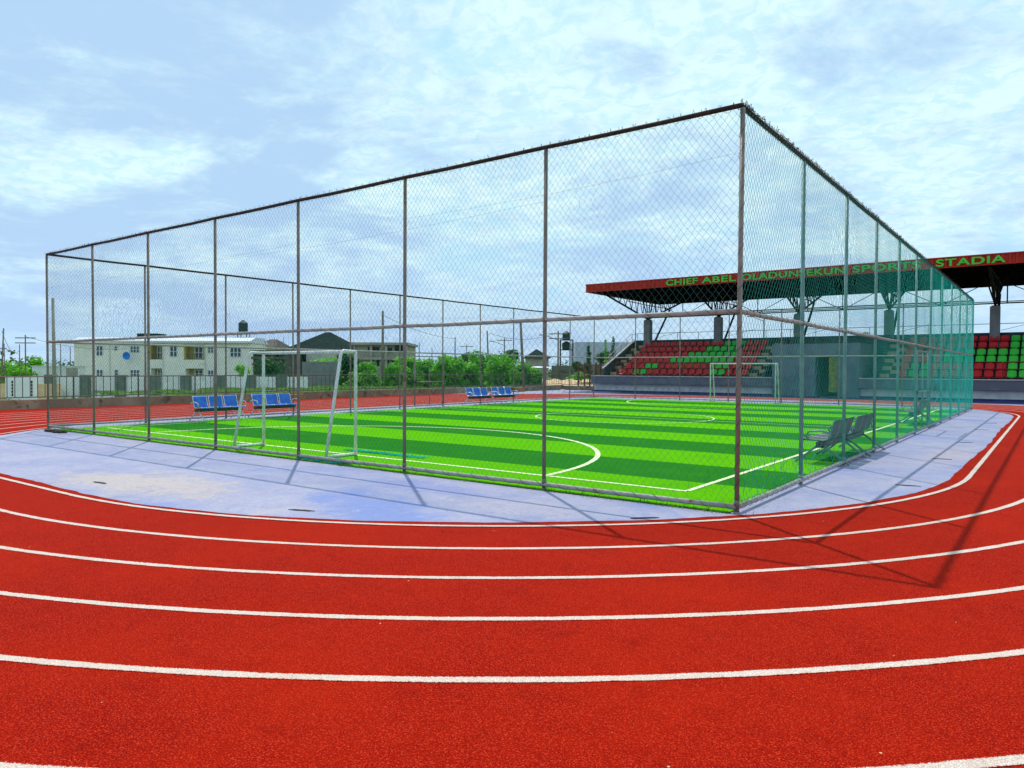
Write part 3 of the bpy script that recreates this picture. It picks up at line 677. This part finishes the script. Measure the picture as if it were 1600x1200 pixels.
for bi, (a, b) in enumerate(blocks):
    for row in range(6):
        for i in range(18):
            x = a+.22+i*.56; y = 50.48+.85*row
            if row == 5 and any(abs(x-c) < .42 for c in colx): y -= 0
            seats.append((bi, row, x, y, .95+.44*row, colour(bi, row, i, x)))
def key(s_):
    bi, row, x, y, z, g = s_
    return (0 if (bi == 1 and -4.6 < x < -.8) else 1 if (bi == 0 and row < 6 and x > -27) else 2, row if bi == 0 else 0, -x)
seats.sort(key=key)
for k, (bi, row, x, y, z, g) in enumerate(seats[:100]):
    o = D.objects.new('seat', ms_g if g else ms_r); COL.objects.link(o); o.parent = st; o.location = (x-SX0, y-49.6, z)
rest = MB()
for (bi, row, x, y, z, g) in seats[100:]:
    me = ms_g; rest.cur = 1 if g else 0
    rest.add([(v.co.x+x-SX0, v.co.y+y-49.6, v.co.z+z) for v in me.vertices], [tuple(p.vertices) for p in me.polygons])
o = rest.obj('remaining_seats', [M_seatr, M_seatg], st, True); o['kind'] = 'stuff'
# wooden scaffold beside the stand
M_timber = mat('dark_red_brown_timber', (.12, .045, .02), (.20, .08, .03), .8, 5)
t = thing('timber_rack', 'open brown timber rack beside the left end of the stand', 'rack', (-31.3, 52.0, -.05))
for x in (-.6, .5, 1.5):
    for y in (0, 1.0): MB().box(x-.05, x+.05, y-.05, y+.05, 0, 2.3).obj('upright', M_timber, t)
m = MB()
for z in (.6, 1.1, 1.6, 2.1):
    for y in (-.06, 1.06): m.box(-.7, 1.6, y-.03, y+.03, z-.05, z+.05)
m.tube([(-.6, -.12, .6), (1.5, -.12, 2.1)], .04, 4); m.tube([(1.5, -.14, .6), (-.6, -.14, 2.1)], .04, 4); m.obj('crosspiece', M_timber, t)

# ---------------------------------------------------------------- kerb wall and railing on the left
tag(MB().prism([(-33.25, -.1), (-33.0, -.1), (-33.02, .38), (-33.25, .38)], 'y', -10, 51.5).box(-33.25, -29.9, 51.3, 51.5, -.1, .33).obj('kerb_wall', M_kerb), 'low stained brown concrete wall along the left side of the track', 'wall')
rl = thing('steel_railing', 'brown metal railing on top of the low wall along the track', 'railing', (-33.13, -8, .38))
def bay(p0, p1, h=.95):
    a, b = Vector(p0), Vector(p1); L = (b-a).length; T = (b-a)/L
    MB().tube([a, a+Vector((0, 0, h))], .035, 4).obj('post', M_rail, rl)
    m = MB(); n = int(L/.27)
    for z in (.10, h-.02): m.tube([a+Vector((0, 0, z)), b+Vector((0, 0, z))], .024, 4)
    for i in range(1, n): q = a+T*(L*i/n); m.tube([q+Vector((0, 0, .1)), q+Vector((0, 0, h-.02))], .016, 4, cap=False)
    m.obj('panel', M_rail, rl)
ny = 22
for i in range(ny): bay((0, i*59.4/ny, 0), (0, (i+1)*59.4/ny, 0))
bay((0, 59.4, -.04), (1.6, 59.4, -.04)); bay((1.6, 59.4, -.04), (3.1, 59.4, -.04))
for (x, y, ln, nm) in ((-32.4, 24.1, 1.1, 'lying by the low wall behind the near goal'), (-32.4, 44.2, 1.3, 'lying by the low wall right of the far benches')):
    t = thing('wooden_platform', 'low orange brown wooden step '+nm, 'platform', (x, y, -.01), 0, 'wooden steps by the low wall')
    m = MB()
    for k in range(5): m.box(-.25+k*.1, -.16+k*.1, -ln/2, ln/2, .27, .31)
    m.obj('deck', M_plank, t); MB().box(-.24, -.18, -ln/2+.02, ln/2-.02, 0, .268).box(.16, .22, -ln/2+.02, ln/2-.02, 0, .268).obj('side_board', M_plank, t)

# ---------------------------------------------------------------- beyond the railing
DR = Vector((math.cos(YAW), math.sin(YAW), 0)); DF = Vector((-math.sin(YAW), math.cos(YAW), 0))
def lz(py, d, px=300): return at(px, py, d).z
def place(px, d, z=-1.3): p = at(px, 573, d); return (p.x, p.y, z)
# boundary wall with dark pillars (long, 62 m away)
d = 62; p0 = place(50, d); L = (at(480, 573, d)-at(50, 573, d)).length
t = thing('boundary_wall', 'white compound wall with dark green pillars in front of the cream house', 'wall', p0, YAW)
MB().box(0, L, 0, .2, 0, 2.25).obj('wall_panel', M_whitewall, t)
x = .0
for px in (79, 134, 189, 243, 291, 343, 392, 440):
    x = (at(px, 573, d)-at(50, 573, d)).length; MB().box(x-.45, x+.45, -.18, .28, 0, 2.35).obj('pillar', M_pillar, t)
t = thing('gate_wall', 'white panel wall with black slots and a pinkish plinth at the far left', 'wall', place(8, 50), YAW)
L = (at(54, 573, 50)-at(8, 573, 50)).length
MB().box(0, L, 0, .25, .75, 2.3).obj('wall_panel', M_whitewall, t); MB().box(-.3, L+.1, -.12, .3, 0, .748).obj('plinth', M_kerb, t)
for q in (.24, .9):
    m = MB()
    for k in range(5): m.box(L*q-.05, L*q+.05, -.02, .02, 1.0+.22*k, 1.17+.22*k)
    m.obj('slot', M_open, t)
for px, h in ((11, 2.6), (50, 2.5)):
    pass
t = tag(MB().box(0, 4.5, 0, 3.0, 0, 3.05).box(-.1, 4.6, -.1, 3.1, 3.05, 3.15).obj('outbuilding', M_whitewall, loc=place(50, 86)), 'plain white flat roofed block behind the wall, left of the cream house', 'building'); t.rotation_euler = (0, 0, YAW)
tag(MB().box(0, 1.2, 0, .3, 0, 2.9).obj('block_wall', M_rawc, loc=place(103, 84)), 'short brown unplastered wall between white block and cream house', 'wall').rotation_euler = (0, 0, YAW)
# cream house
d = 95; P0 = place(116, d, -1.5); hs = thing('apartment_house', 'cream two storey house with olive balconies and white windows', 'house', P0, YAW)
PXM = FPX/d
def hx(px): return (px-116)/PXM*1.0
def hz_(py): return 1.7+(573.5-py)/PXM+1.5
m = MB(); ztop = hz_(535)
balc = [(236, 253), (290, 318)]
xs = [hx(116)]
for a, b in balc: xs += [hx(a), hx(b)]
xs += [hx(392)]
for i in range(0, len(xs), 2): m.box(xs[i], xs[i+1], 0, 6, 0, ztop)
for a, b in balc:
    m.box(hx(a), hx(b), 1.2, 6, 0, ztop); m.box(hx(a), hx(b), 0, 1.2, hz_(575), hz_(561)); m.box(hx(a), hx(b), 0, 1.2, hz_(538), ztop); m.box(hx(a), hx(b), 0, 1.2, 0, .2)
m.obj('wall', M_cream, hs)
m = MB()
for a, b in balc:
    m.box(hx(a)+.003, hx(b)-.003, 1.15, 1.195, hz_(561), hz_(538)); m.box(hx(a), hx(a)+.04, .003, 1.15, hz_(561), hz_(538)); m.box(hx(b)-.04, hx(b), .003, 1.15, hz_(561), hz_(538))
    m.box(hx(a)+.003, hx(b)-.003, 1.15, 1.195, .2, hz_(575)); m.box(hx(a)-.2, hx(a)-.003, -.04, -.003, hz_(561.5), hz_(537.5)); m.box(hx(b)+.003, hx(b)+.12, -.04, -.003, hz_(561.5), hz_(537.5))
m.obj('balcony_recess', M_olive, hs)
rf = MB(); rf.box(-.3, hx(392)+.15, -.5, 6.3, ztop, ztop+.25); rf.prism([(-.45, ztop+.25), (6.2, ztop+.25), (5, ztop+.8), (1.5, ztop+.75)], 'x', -.2, hx(392)+.1)
rf = rf.obj('roof', M_frame, hs)
MB().box(hx(202), hx(235), 2, 4.5, ztop+.76, ztop+1.3).obj('roof_hatch', M_roofg, rf)
def window(px0, px1, py0, py1, panes, par, y=0.0, fm=M_frame):
    a, b, z0, z1 = hx(px0), hx(px1), hz_(py1), hz_(py0)
    f = MB(); f.box(a-.08, b+.08, y-.05, y-.004, z0-.08, z1+.08); w_ = (b-a)/panes; o = f.obj('window', fm, par)
    g = MB()
    for k in range(panes):
        g.box(a+k*w_+.07, a+(k+1)*w_-.07, y-.065, y-.052, z0, (z0+z1)/2-.04); g.box(a+k*w_+.07, a+(k+1)*w_-.07, y-.065, y-.052, (z0+z1)/2+.04, z1)
    g.obj('pane', M_glass, o)
for a, b, c_, e, n in ((151, 161, 541, 555, 2), (179, 184, 541, 547, 1), (204, 218, 541, 550, 3), (266, 277, 541, 556, 2), (325, 334, 541, 550, 2), (360, 377, 543, 556, 3),
                       (151, 161, 578, 590, 2), (179, 185, 578, 586, 1), (204, 218, 578, 588, 3), (325, 334, 578, 590, 2)): window(a, b, c_, e, n, hs)
window(240, 248, 541, 558, 2, hs, 1.15); window(299, 311, 541, 558, 2, hs, 1.15); window(240, 248, 578, 588, 2, hs, 1.15); window(299, 311, 578, 588, 2, hs, 1.15)
for a, b in balc:
    m = MB()
    for k in range(9): x = hx(a)+(hx(b)-hx(a))*k/8; m.box(x-.02, x+.02, .02, .06, hz_(561), hz_(553))
    m.box(hx(a), hx(b), .0, .08, hz_(553.4), hz_(552.7)); m.obj('balustrade', M_rail, hs)
for px in (172, 255, 321): MB().tube([(hx(px), -.08, 0), (hx(px), -.08, ztop)], .06, 6).obj('downpipe', M_frame, hs)
# blue dish on the house wall
t = thing('satellite_dish', 'round bright blue dish on a bracket against the cream house', 'dish', tuple(at(199, 556, 94.2)), YAW)
m = MB(); V = []; n = 16
for k, r_ in enumerate((0, .25, .48, .50)):
    for j in range(n): a = 2*math.pi*j/n; V.append((r_*2*math.cos(a)*.5*1.0, -.25*(r_/.5)**2, r_*math.sin(a)))
m.add(V, [(k*n+j, k*n+(j+1) % n, (k+1)*n+(j+1) % n, (k+1)*n+j) for k in range(3) for j in range(n)]); m.obj('dish', M_dish, t, True)
MB().tube([(0, .5, -.45), (0, .1, -.45), (0, 0, 0)], .04, 6).tube([(0, -.2, -.5), (0, -.55, 0)], .025, 5).obj('bracket', M_dish, t)
def tank(px, py, d, r_, h, name, label):
    t = thing(name, label, 'water tank', tuple(at(px, py, d)), 0, 'black water tanks')
    m = MB(); n = 16; prof = [(r_*.9, 0), (r_, .1*h), (r_, .38*h), (r_*.95, .42*h), (r_, .46*h), (r_, .8*h), (r_*.55, .95*h), (r_*.3, 1.0*h)]
    m.add([(q*math.cos(2*math.pi*j/n), q*math.sin(2*math.pi*j/n), z) for q, z in prof for j in range(n)],
          [(i*n+j, i*n+(j+1) % n, (i+1)*n+(j+1) % n, (i+1)*n+j) for i in range(len(prof)-1) for j in range(n)]+[tuple(range(n))[::-1], tuple((len(prof)-1)*n+j for j in range(n))])
    m.obj('tank_body', M_tank, t); MB().tube([(0, 0, h), (0, 0, h*1.06)], r_*.32, 10).obj('lid', M_tank, t); return t
tank(380, 520, 99, .62, 1.6, 'water_tank', 'single dark water tank above the right end of the cream house roof')
tt = thing('tank_platform', 'pale block carrying the water tank at the right end of the cream house roof', 'platform', place(381, 99, 0), YAW)
zt = at(380, 520, 99).z; MB().box(-1.1, 1.1, -.9, .9, 4.3, zt-.6).obj('plinth', M_frame, tt)
m = MB(); [m.tube([(x, y, zt-.6), (x, y, zt-.07)], .06, 6) for x in (-.6, .6) for y in (-.6, .6)]; m.box(-.8, .8, -.8, .8, zt-.12, zt-.01); m.obj('stand', M_roofg, tt)
# double tank tower on the right
d = 90
tw = thing('tank_tower', 'slim steel tower carrying two stacked dark tanks', 'tower', place(885, d, -1.3), YAW)
za, zb = at(885, 546, d).z+1.3, at(885, 531, d).z+1.3
m = MB(); [m.tube([(x, y, 0), (x, y, zb)], .05, 5) for x in (-.75, .75) for y in (-.75, .75)]
for z in (za*.5, za-.1, zb-.06): m.box(-.8, .8, -.8, .8, z, z+.07)
m.obj('frame', M_steel, tw)
tank(885, 546, d, .55, .95, 'water_tank', 'lower dark water tank on the slim steel tower'); tank(885, 531, d, .5, 1.0, 'water_tank', 'upper dark water tank on the slim steel tower')

M_pale = mat('pale_grey_render', (.62, .62, .56), (.50, .50, .46), .85, 1)
# roofs and unfinished houses
def hip(m, x0, x1, y0, y1, z0, z1, ridge=.0):
    cx, cy = (x0+x1)/2, (y0+y1)/2; r_ = (x1-x0)*ridge/2
    m.add([(x0, y0, z0), (x1, y0, z0), (x1, y1, z0), (x0, y1, z0), (cx-r_, cy, z1), (cx+r_, cy, z1)], [(0, 1, 5, 4), (1, 2, 5), (2, 3, 4, 5), (3, 0, 4), (0, 3, 2, 1)]); return m
def house(name, label, px0, px1, pye, pyr, pyb, d, mw, mr, depth=9, ridge=.15, parts=None, wins=(), cat='house'):
    pm = FPX/d; t = thing(name, label, cat, place(px0, d), YAW); W_ = (px1-px0)/pm
    ze = 3.0+(573.5-pye)/pm; zr = 3.0+(573.5-pyr)/pm
    MB().box(.4, W_-.4, .4, depth-.4, 0, ze).obj('wall', mw, t)
    hip(MB(), 0, W_, 0, depth, ze, zr, ridge).obj('roof', mr, t)
    for (a, b, c_, e) in wins:
        x0, x1, z0, z1 = (a-px0)/pm, (b-px0)/pm, 3.0+(573.5-e)/pm, 3.0+(573.5-c_)/pm
        w_ = MB().box(x0, x1, .35, .397, z0, z1).obj('window', M_frame, t); MB().box(x0+.12, x1-.12, .33, .348, z0+.1, z1-.1).obj('pane', M_glass, w_)
    return t, pm
t, pm = house('hipped_house', 'pale house with a tall dark green hipped roof behind the near goal', 446, 545, 543, 514, 600, 92, M_pale, M_roofg, 11, .08, wins=((452, 459, 552, 562), (470, 478, 552, 562)))
q = (480-446)/pm; hip(MB(), q, q+6.6, -2.2, 5, 3.0+(573.5-546)/pm, 3.0+(573.5-529)/pm, .1).obj('wing_roof', M_roofg, t); MB().box(q+.4, q+6.2, -1.9, .39, 0, 3.0+(573.5-546)/pm).obj('wing_wall', M_pale, t)
for a_ in (1.2, 3.6): w_ = MB().box(q+a_, q+a_+1.1, -1.95, -1.903, 2.8, 4.0).obj('window', M_frame, t); MB().box(q+a_+.1, q+a_+1.0, -1.97, -1.952, 2.9, 3.9).obj('pane', M_glass, w_)
house('brown_roofed_house', 'small house with a rounded brown roof beside the cream house', 393, 432, 541, 527, 600, 110, M_rawc, M_roofb, 9, .3)
house('pyramid_roofed_house', 'house with a dark pyramid roof beyond the right pole', 818, 862, 556, 541, 600, 100, M_rawc, M_roofg, 9, .02)
house('low_shed', 'low grey shed with a flat white roof under the pyramid roof', 830, 862, 571.5, 569, 600, 80, M_conc, M_frame, 6, .6, cat='shed')
house('distant_bungalow', 'small distant bungalow with a dark roof above the bushes', 716, 742, 556, 548, 600, 140, M_frame, M_roofg, 8, .4, cat='house')
# unfinished houses
def unfinished(name, label, px0, px1, pyt, d, mt, opens, depth=9):
    pm = FPX/d; t = thing(name, label, 'building', place(px0, d), YAW); W_ = (px1-px0)/pm; H_ = 3.0+(573.5-pyt)/pm
    zf = 3.0+(573.5-560)/pm
    MB().box(0, W_, .35, depth, 0, H_-.3).obj('wall', mt, t); MB().box(-.3, W_+.3, -.3, depth+.3, H_-.299, H_).obj('roof_slab', mt, t); MB().box(-.2, W_+.2, -.2, .349, zf, zf+.3).obj('floor_slab', mt, t)
    for (a, b, c_, e) in opens:
        MB().box((a-px0)/pm, (b-px0)/pm, .28, .348, 3.0+(573.5-e)/pm, 3.0+(573.5-c_)/pm).obj('window_opening', M_open, t)
    for k in (0, .33, .62, 1): MB().box(W_*k-.15+(.15 if k == 0 else 0), W_*k+.15, -.1, .27, 0, H_-.3).obj('column', mt, t)
    return t
unfinished('unfinished_house', 'two storey unfinished pale concrete house above the bushes', 553, 634, 533, 88, M_rawc, ((574, 592, 540, 548), (597, 612, 541, 549), (616, 630, 537, 546), (579, 584, 558, 570), (588, 592, 558, 570), (600, 607, 558, 571), (612, 618, 558, 571)))
unfinished('half_built_house', 'dark half built house between the cream house and the green roof', 396, 447, 546, 84, mat('dark_block_wall', (.10, .095, .08), (.15, .14, .11), .9, 1.5, bump=.3), ((404, 414, 552, 566), (424, 434, 552, 566)))
m = MB(); t = thing('scaffold', 'thin grey scaffolding poles on the half built house', 'scaffold', place(415, 90, -1.3), YAW)
for x in (0, 1.1, 2.2): m.tube([(x, 0, 0), (x, 0, 6.3+.5*(x > 1))], .03, 4)
for z in (5.0, 5.7, 6.2): m.tube([(-.3, 0, z), (2.5, 0, z)], .025, 4)
m.obj('frame', M_pipe, t)
tag(MB().box(0, 3.4, 0, .3, 0, 3.6).obj('garden_wall', mat('grey_block_wall', (.22, .23, .22), (.17, .18, .17), .9, 2, bump=.3), loc=place(472, 70)), 'dark grey block wall half hidden by bushes behind the near goal', 'wall').rotation_euler = (0, 0, YAW)
t = thing('industrial_hall', 'big pale lilac sheeted hall left of the stand', 'hall', place(899, 130), YAW)
Wd = (1030-899)/FPX*130; Hh = 3+(573.5-531)/FPX*130; m = MB(); m.box(0, Wd, 0, 14, 0, Hh); m.obj('sheeting', M_hall, t)
m = MB(); [m.box(x-.06, x+.06, -.12, -.003, 0, Hh) for x in np.linspace(0, Wd, 9)]; m.obj('frame_post', M_conc, t)
t = tag(MB().box(0, 4.9, 0, .25, 0, 3.35).box(4.9, 9.0, -.05, .25, 0, 3.2).obj('concrete_wall', mat('streaked_concrete', (.20, .18, .13), (.13, .13, .09), .9, 1.5, bump=.3, stain=(.08, .09, .05), sscale=1.0), loc=place(862, 76)), 'tall streaked concrete wall left of the stand behind the bushes', 'wall'); t.rotation_euler = (0, 0, YAW)
mb_ = MB(); nx_, ny_ = 26, 10
mb_.add([(i_*.2, j_*.42, 1.15+j_*.105+.05*math.sin(i_*.9+j_)+random.uniform(-.04, .04)) for j_ in range(ny_) for i_ in range(nx_)]+[(i_*.2, 0, -.2) for i_ in range(nx_)],
        [(j_*nx_+i_, j_*nx_+i_+1, (j_+1)*nx_+i_+1, (j_+1)*nx_+i_) for j_ in range(ny_-1) for i_ in range(nx_-1)]+[(ny_*nx_+i_, ny_*nx_+i_+1, i_+1, i_) for i_ in range(nx_-1)])
t = tag(mb_.obj('sand_bank', M_tan, loc=place(850, 60)), 'sunlit tan sand bank behind the railing just left of the stand', 'bank'); t.rotation_euler = (0, 0, YAW)
tag(MB().box(0, 4.5, 0, .3, 0, 1.6).obj('earth_bank', M_tan, loc=place(0, 56, -1.2)), 'patch of orange earth bank at the far left edge', 'bank').rotation_euler = (0, 0, YAW)

# poles
def pole(px, ptop, d, r_, label, lean=0.0, arms=0, lamp=0, name='utility_pole', z0=-1.3, mt=None):
    p = place(px, d, z0); zt = at(px, ptop, d).z-z0; t = thing(name, label, 'pole' if name != 'lamp_post' else 'lamp post', p, YAW, 'poles beyond the railing')
    MB().tube([(0, 0, 0), (lean*.5, 0, zt*.5), (lean, 0, zt)], r_, 8, r2=r_*.65).obj('shaft', mt or M_wood, t, True)
    for k in range(arms):
        z = zt-.35-.55*k; MB().box(lean-1.1, lean+1.1, -.05, .05, z-.05, z+.05).obj('crossarm', M_wood, t)
    if lamp:
        z = zt-.6; MB().tube([(lean, 0, z-.5), (lean+lamp*.6, 0, z-.25), (lean+lamp*1.6, 0, z+.1)], .04, 5).obj('lamp_arm', M_pipe, t)
        MB().box(lean+min(lamp*1.5, lamp*2.2), lean+max(lamp*1.5, lamp*2.2), -.1, .1, z+.06, z+.16).obj('lamp_head', M_pipe, t)
    return t
pole(85.5, 466, 46, .13, 'thick pale concrete pole rising behind the cage left corner', -.08, z0=-1.2, mt=M_rawc)
pole(1, 513, 75, .10, 'leaning grey pole at the left image edge', .35)
pole(7, 537, 90, .07, 'thin pole just right of the leaning one at the left edge')
pole(31, 540, 95, .07, 'thin pole left of the double crossarm poles')
pole(40, 523, 80, .09, 'right pole of the pair joined by crossarms', 0, 2)
pole(30.8, 538, 82, .07, 'short pole with a lamp arm at far left', 0, 0, -1, 'lamp_post')
pole(95, 537, 85, .07, 'thin pole left of the cream house')
pole(110, 542, 95, .07, 'short thin pole next to the cream house')
pole(598, 486, 70, .16, 'wooden pole standing in front of the unfinished house', 0, 0)
pole(655, 535, 110, .09, 'far thin pole first right of the unfinished house')
pole(675, 543, 120, .09, 'far thin pole second right of the unfinished house')
pole(711, 527, 100, .11, 'straight pole above the bushes left of middle')
pole(729, 538, 115, .09, 'thin short pole above the bushes, beside the small bungalow', 0, 1)
pole(765, 517, 85, .12, 'pole leaning left over the tallest bush', -.3)
pole(788, 528, 105, .12, 'dark pole carrying a lamp arm above the dark tree', 0, 1, -1, 'lamp_post')
pole(820, 502, 62, .15, 'tall bent pole in front of the pyramid roof', -.38)
pole(872, 517, 85, .13, 'straight pole with small arms beside the tank tower', 0, 2, -1)
pole(1193, 489, 95, .13, 'pole with a lamp arm seen above the stand back wall', 0, 0, -1, 'lamp_post')
def cable(a, b, sag, label):
    P = [Vector(a).lerp(Vector(b), i/14)-Vector((0, 0, sag*4*(i/14)*(1-i/14))) for i in range(15)]
    tag(MB().tube(P, .022, 3, cap=False).obj('power_cable', M_wirefar), label, 'cable', 'power cables')
cable(at(40, 526, 80), at(198, 545, 85), .5, 'thin power cable running right from the crossarm pole')
cable(at(3, 517, 75), at(30, 548, 82), 1.0, 'thin sagging cable between the leaning pole and the lamp post')
cable(at(712, 529, 100), at(598, 492, 70), .5, 'thin cable running from the wooden pole over the bushes')
cable(at(764, 520, 85), at(872, 519, 85), .8, 'thin cable above the pyramid roof')

# vegetation
def leafcloud(C, n, size, squash=.8, up=.0):
    """leaf quads scattered in a set of lobes (centre, radii)"""
    w_ = np.array([c[1][0]*c[1][1]*c[1][2] for c in C])**.67; w_ /= w_.sum(); idx = rng.choice(len(C), n, p=w_)
    cc = np.array([c[0] for c in C])[idx]; rr_ = np.array([c[1] for c in C])[idx]
    v = rng.normal(0, 1, (n, 3)); v /= np.linalg.norm(v, axis=1)[:, None]; rad_ = rng.random(n)**.33*(.78+.32*rng.random(n))
    P = cc+v*rr_*rad_[:, None]; P[:, 2] = np.maximum(P[:, 2], .02)
    nn = v+rng.normal(0, .6, (n, 3)); nn[:, 2] += .35; nn /= np.linalg.norm(nn, axis=1)[:, None]
    t1 = np.cross(nn, rng.normal(0, 1, (n, 3))); t1 /= np.linalg.norm(t1, axis=1)[:, None]; t2 = np.cross(nn, t1)
    s_ = size*rng.uniform(.6, 1.4, n)[:, None]
    V = np.stack([P-t1*s_, P-t2*s_*.55, P+t1*s_, P+t2*s_*.55], 1).reshape(-1, 3); Q = np.arange(4*n).reshape(-1, 4); return V, Q
def plantthing(name, label, cat, px, d, wpx, ytop, mt, leaves=1500, size=.16, z0=-1.3, trunk=True, conical=False, group=None, nl=9):
    p = place(px, d, z0); h = at(px, ytop, d).z-z0; w_ = wpx/FPX*d; t = thing(name, label, cat, p, YAW, group)
    C = []
    if conical:
        for k in range(7): f = (k+.5)/7; C.append(((random.gauss(0, .05), random.gauss(0, .05), h*f), (w_/2*(1.15-f)+.1, w_/2*(1.15-f)+.1, h/9)))
    else:
        for k in range(nl):
            a = random.uniform(0, 6.28); q = random.uniform(0, 1)**.6; rr_ = random.uniform(.18, .32)*min(w_, h*1.4)
            x = math.cos(a)*q*(w_/2-rr_*.6); y = math.sin(a)*q*(w_/2-rr_*.6)*.8; zc = (h-rr_*.8-q*q*h*random.uniform(.1, .4)) if k < nl//2 else random.uniform(.15, .7)*h*(1-.4*q)
            sq = random.uniform(.7, 1.5) if k >= nl//3 else .9; C.append(((x, y, max(min(zc, h-rr_*sq), rr_*.5)), (rr_, rr_, rr_*sq)))
    V, Q = leafcloud(C, leaves, size); npobj('crown', V, Q, mt, t)
    m = MB(); m.tube([(0, 0, 0), (.05, 0, h*.4), (0, .05, h*.8)], .05+h*.02, 6, r2=.03)
    for c in C[:5]: m.tube([(0, 0, h*.25), tuple(c[0])], .04, 4, r2=.015)
    m.obj('trunk', M_bark, t); return t
BG = 'green bushes beyond the railing'
bl = [(505, 72, 46, 560, 0, 'dark bush behind the right posts of the near goal'), (538, 74, 44, 551, 1, 'dark tall bush under the green hipped roof'), (570, 70, 40, 567, 0, 'low bush below the unfinished house, left'),
      (612, 72, 44, 570, 0, 'low bright bush right of the wooden pole'), (640, 74, 34, 560, 0, 'bush at the right end of the unfinished house'), (666, 78, 38, 562, 0, 'bush behind the left cage gate'),
      (697, 76, 44, 556, 0, 'bright green pointed bush right of the cage gate'), (726, 80, 40, 565, 0, 'bright bush below the small bungalow'), (750, 84, 46, 549, 0, 'tall bush behind the far blue benches'),
      (783, 78, 56, 552, 0, 'broad pale green bush above the far blue benches'), (823, 72, 36, 566, 0, 'bush left of the low grey shed')]
for px, d, w_, yt, dk, lb in bl: plantthing('bush', lb, 'bush', px, d, w_*1.45, yt-3, M_leafd if dk else M_leaf, 3000, .19, group=BG, nl=14)
plantthing('dark_tree', 'darkest tree crown rising between two poles above the bushes', 'tree', 801, 90, 36, 544, M_leafd, 1800, .17)
plantthing('dark_tree', 'dark tree crown left of the tall pale green bush', 'tree', 735, 98, 42, 549, M_leafd, 1500, .17)
plantthing('palm_bush', 'spiky palm like bush against the right end of the cream house', 'bush', 377, 72, 34, 569, M_leaf, 900, .16, group=BG)
plantthing('dark_tree', 'grey green tree in front of the half built house', 'tree', 425, 78, 60, 556, M_leafd, 1800, .17)
plantthing('bush', 'bright low hedge like bush right beside the stand end', 'bush', 900, 66, 60, 578, M_leaf, 1800, .14, group=BG)
plantthing('bush', 'grey green bush against the streaked concrete wall', 'bush', 900, 72, 28, 563, M_leafd, 900, .14, group=BG)
plantthing('cypress', 'broad dark columnar shrub beside the far cage corner', 'shrub', 920, 68, 13, 538, M_leafd, 1100, .12, conical=True)
plantthing('cypress', 'thin light columnar shrub rising over the timber rack', 'shrub', 946, 74, 7, 530, M_leaf, 700, .10, conical=True)
plantthing('cypress', 'tall dark columnar shrub nearest the stand stairs', 'shrub', 958, 72, 11, 529, M_leafd, 900, .12, conical=True)
plantthing('bush', 'dark green bush mass behind the timber rack', 'bush', 945, 78, 44, 548, M_leafd, 1500, .14, group=BG)
plantthing('distant_tree', 'treetop peeking above the stand back wall', 'tree', 1352, 75, 26, 509, M_leafd, 900, .15)
for px, d, w_, yt, lb in ((12, 100, 60, 560, 'round green tree at the far left behind the thin poles'), (52, 105, 56, 555, 'green tree left of the white block'), (30, 84, 60, 572, 'lower green bush behind the gate wall')):
    plantthing('bush', lb, 'bush', px, d, w_, yt, M_leaf, 1700, .2, group='trees at the far left')
# far woods and near scrub (nobody could count them)
def scatter(name, label, mt, n, pfun, size, cat):
    C = [pfun() for _ in range(n)]; V, Q = leafcloud(C, n*70, size); o = npobj(name, V, Q, mt); o['kind'] = 'stuff'; o['label'] = label; o['category'] = cat
def far():
    a = rad(random.uniform(36.7-46, 36.7+50)); d = random.uniform(150, 330); r_ = random.uniform(3, 6.5)
    return ((-math.sin(a)*d, math.cos(a)*d, random.uniform(-1, 1.2)), (r_, r_, r_*.75))
scatter('distant_woodland', 'low dark woodland along the whole horizon', M_leafd, 330, far, .55, 'woodland')
def scrub():
    y = random.uniform(22, 48); x = random.uniform(-52, -35)-(y-22)*.25; r_ = random.uniform(.35, .9); return ((x, y, -.55-.02*(-35-x)), (r_*1.2, r_*1.2, r_*.75))
scatter('scrub', 'tangled low green scrub just beyond the railing', M_weed, 260, scrub, .10, 'scrub')
def grassy():
    y = random.uniform(4, 50); x = -33.45-abs(random.gauss(0, .5)); r_ = random.uniform(.15, .28); return ((x, y, .18), (r_*1.5, r_*1.5, r_))
scatter('verge_grass', 'sunlit grass growing behind the low wall at left', M_weed, 330, grassy, .05, 'grass')
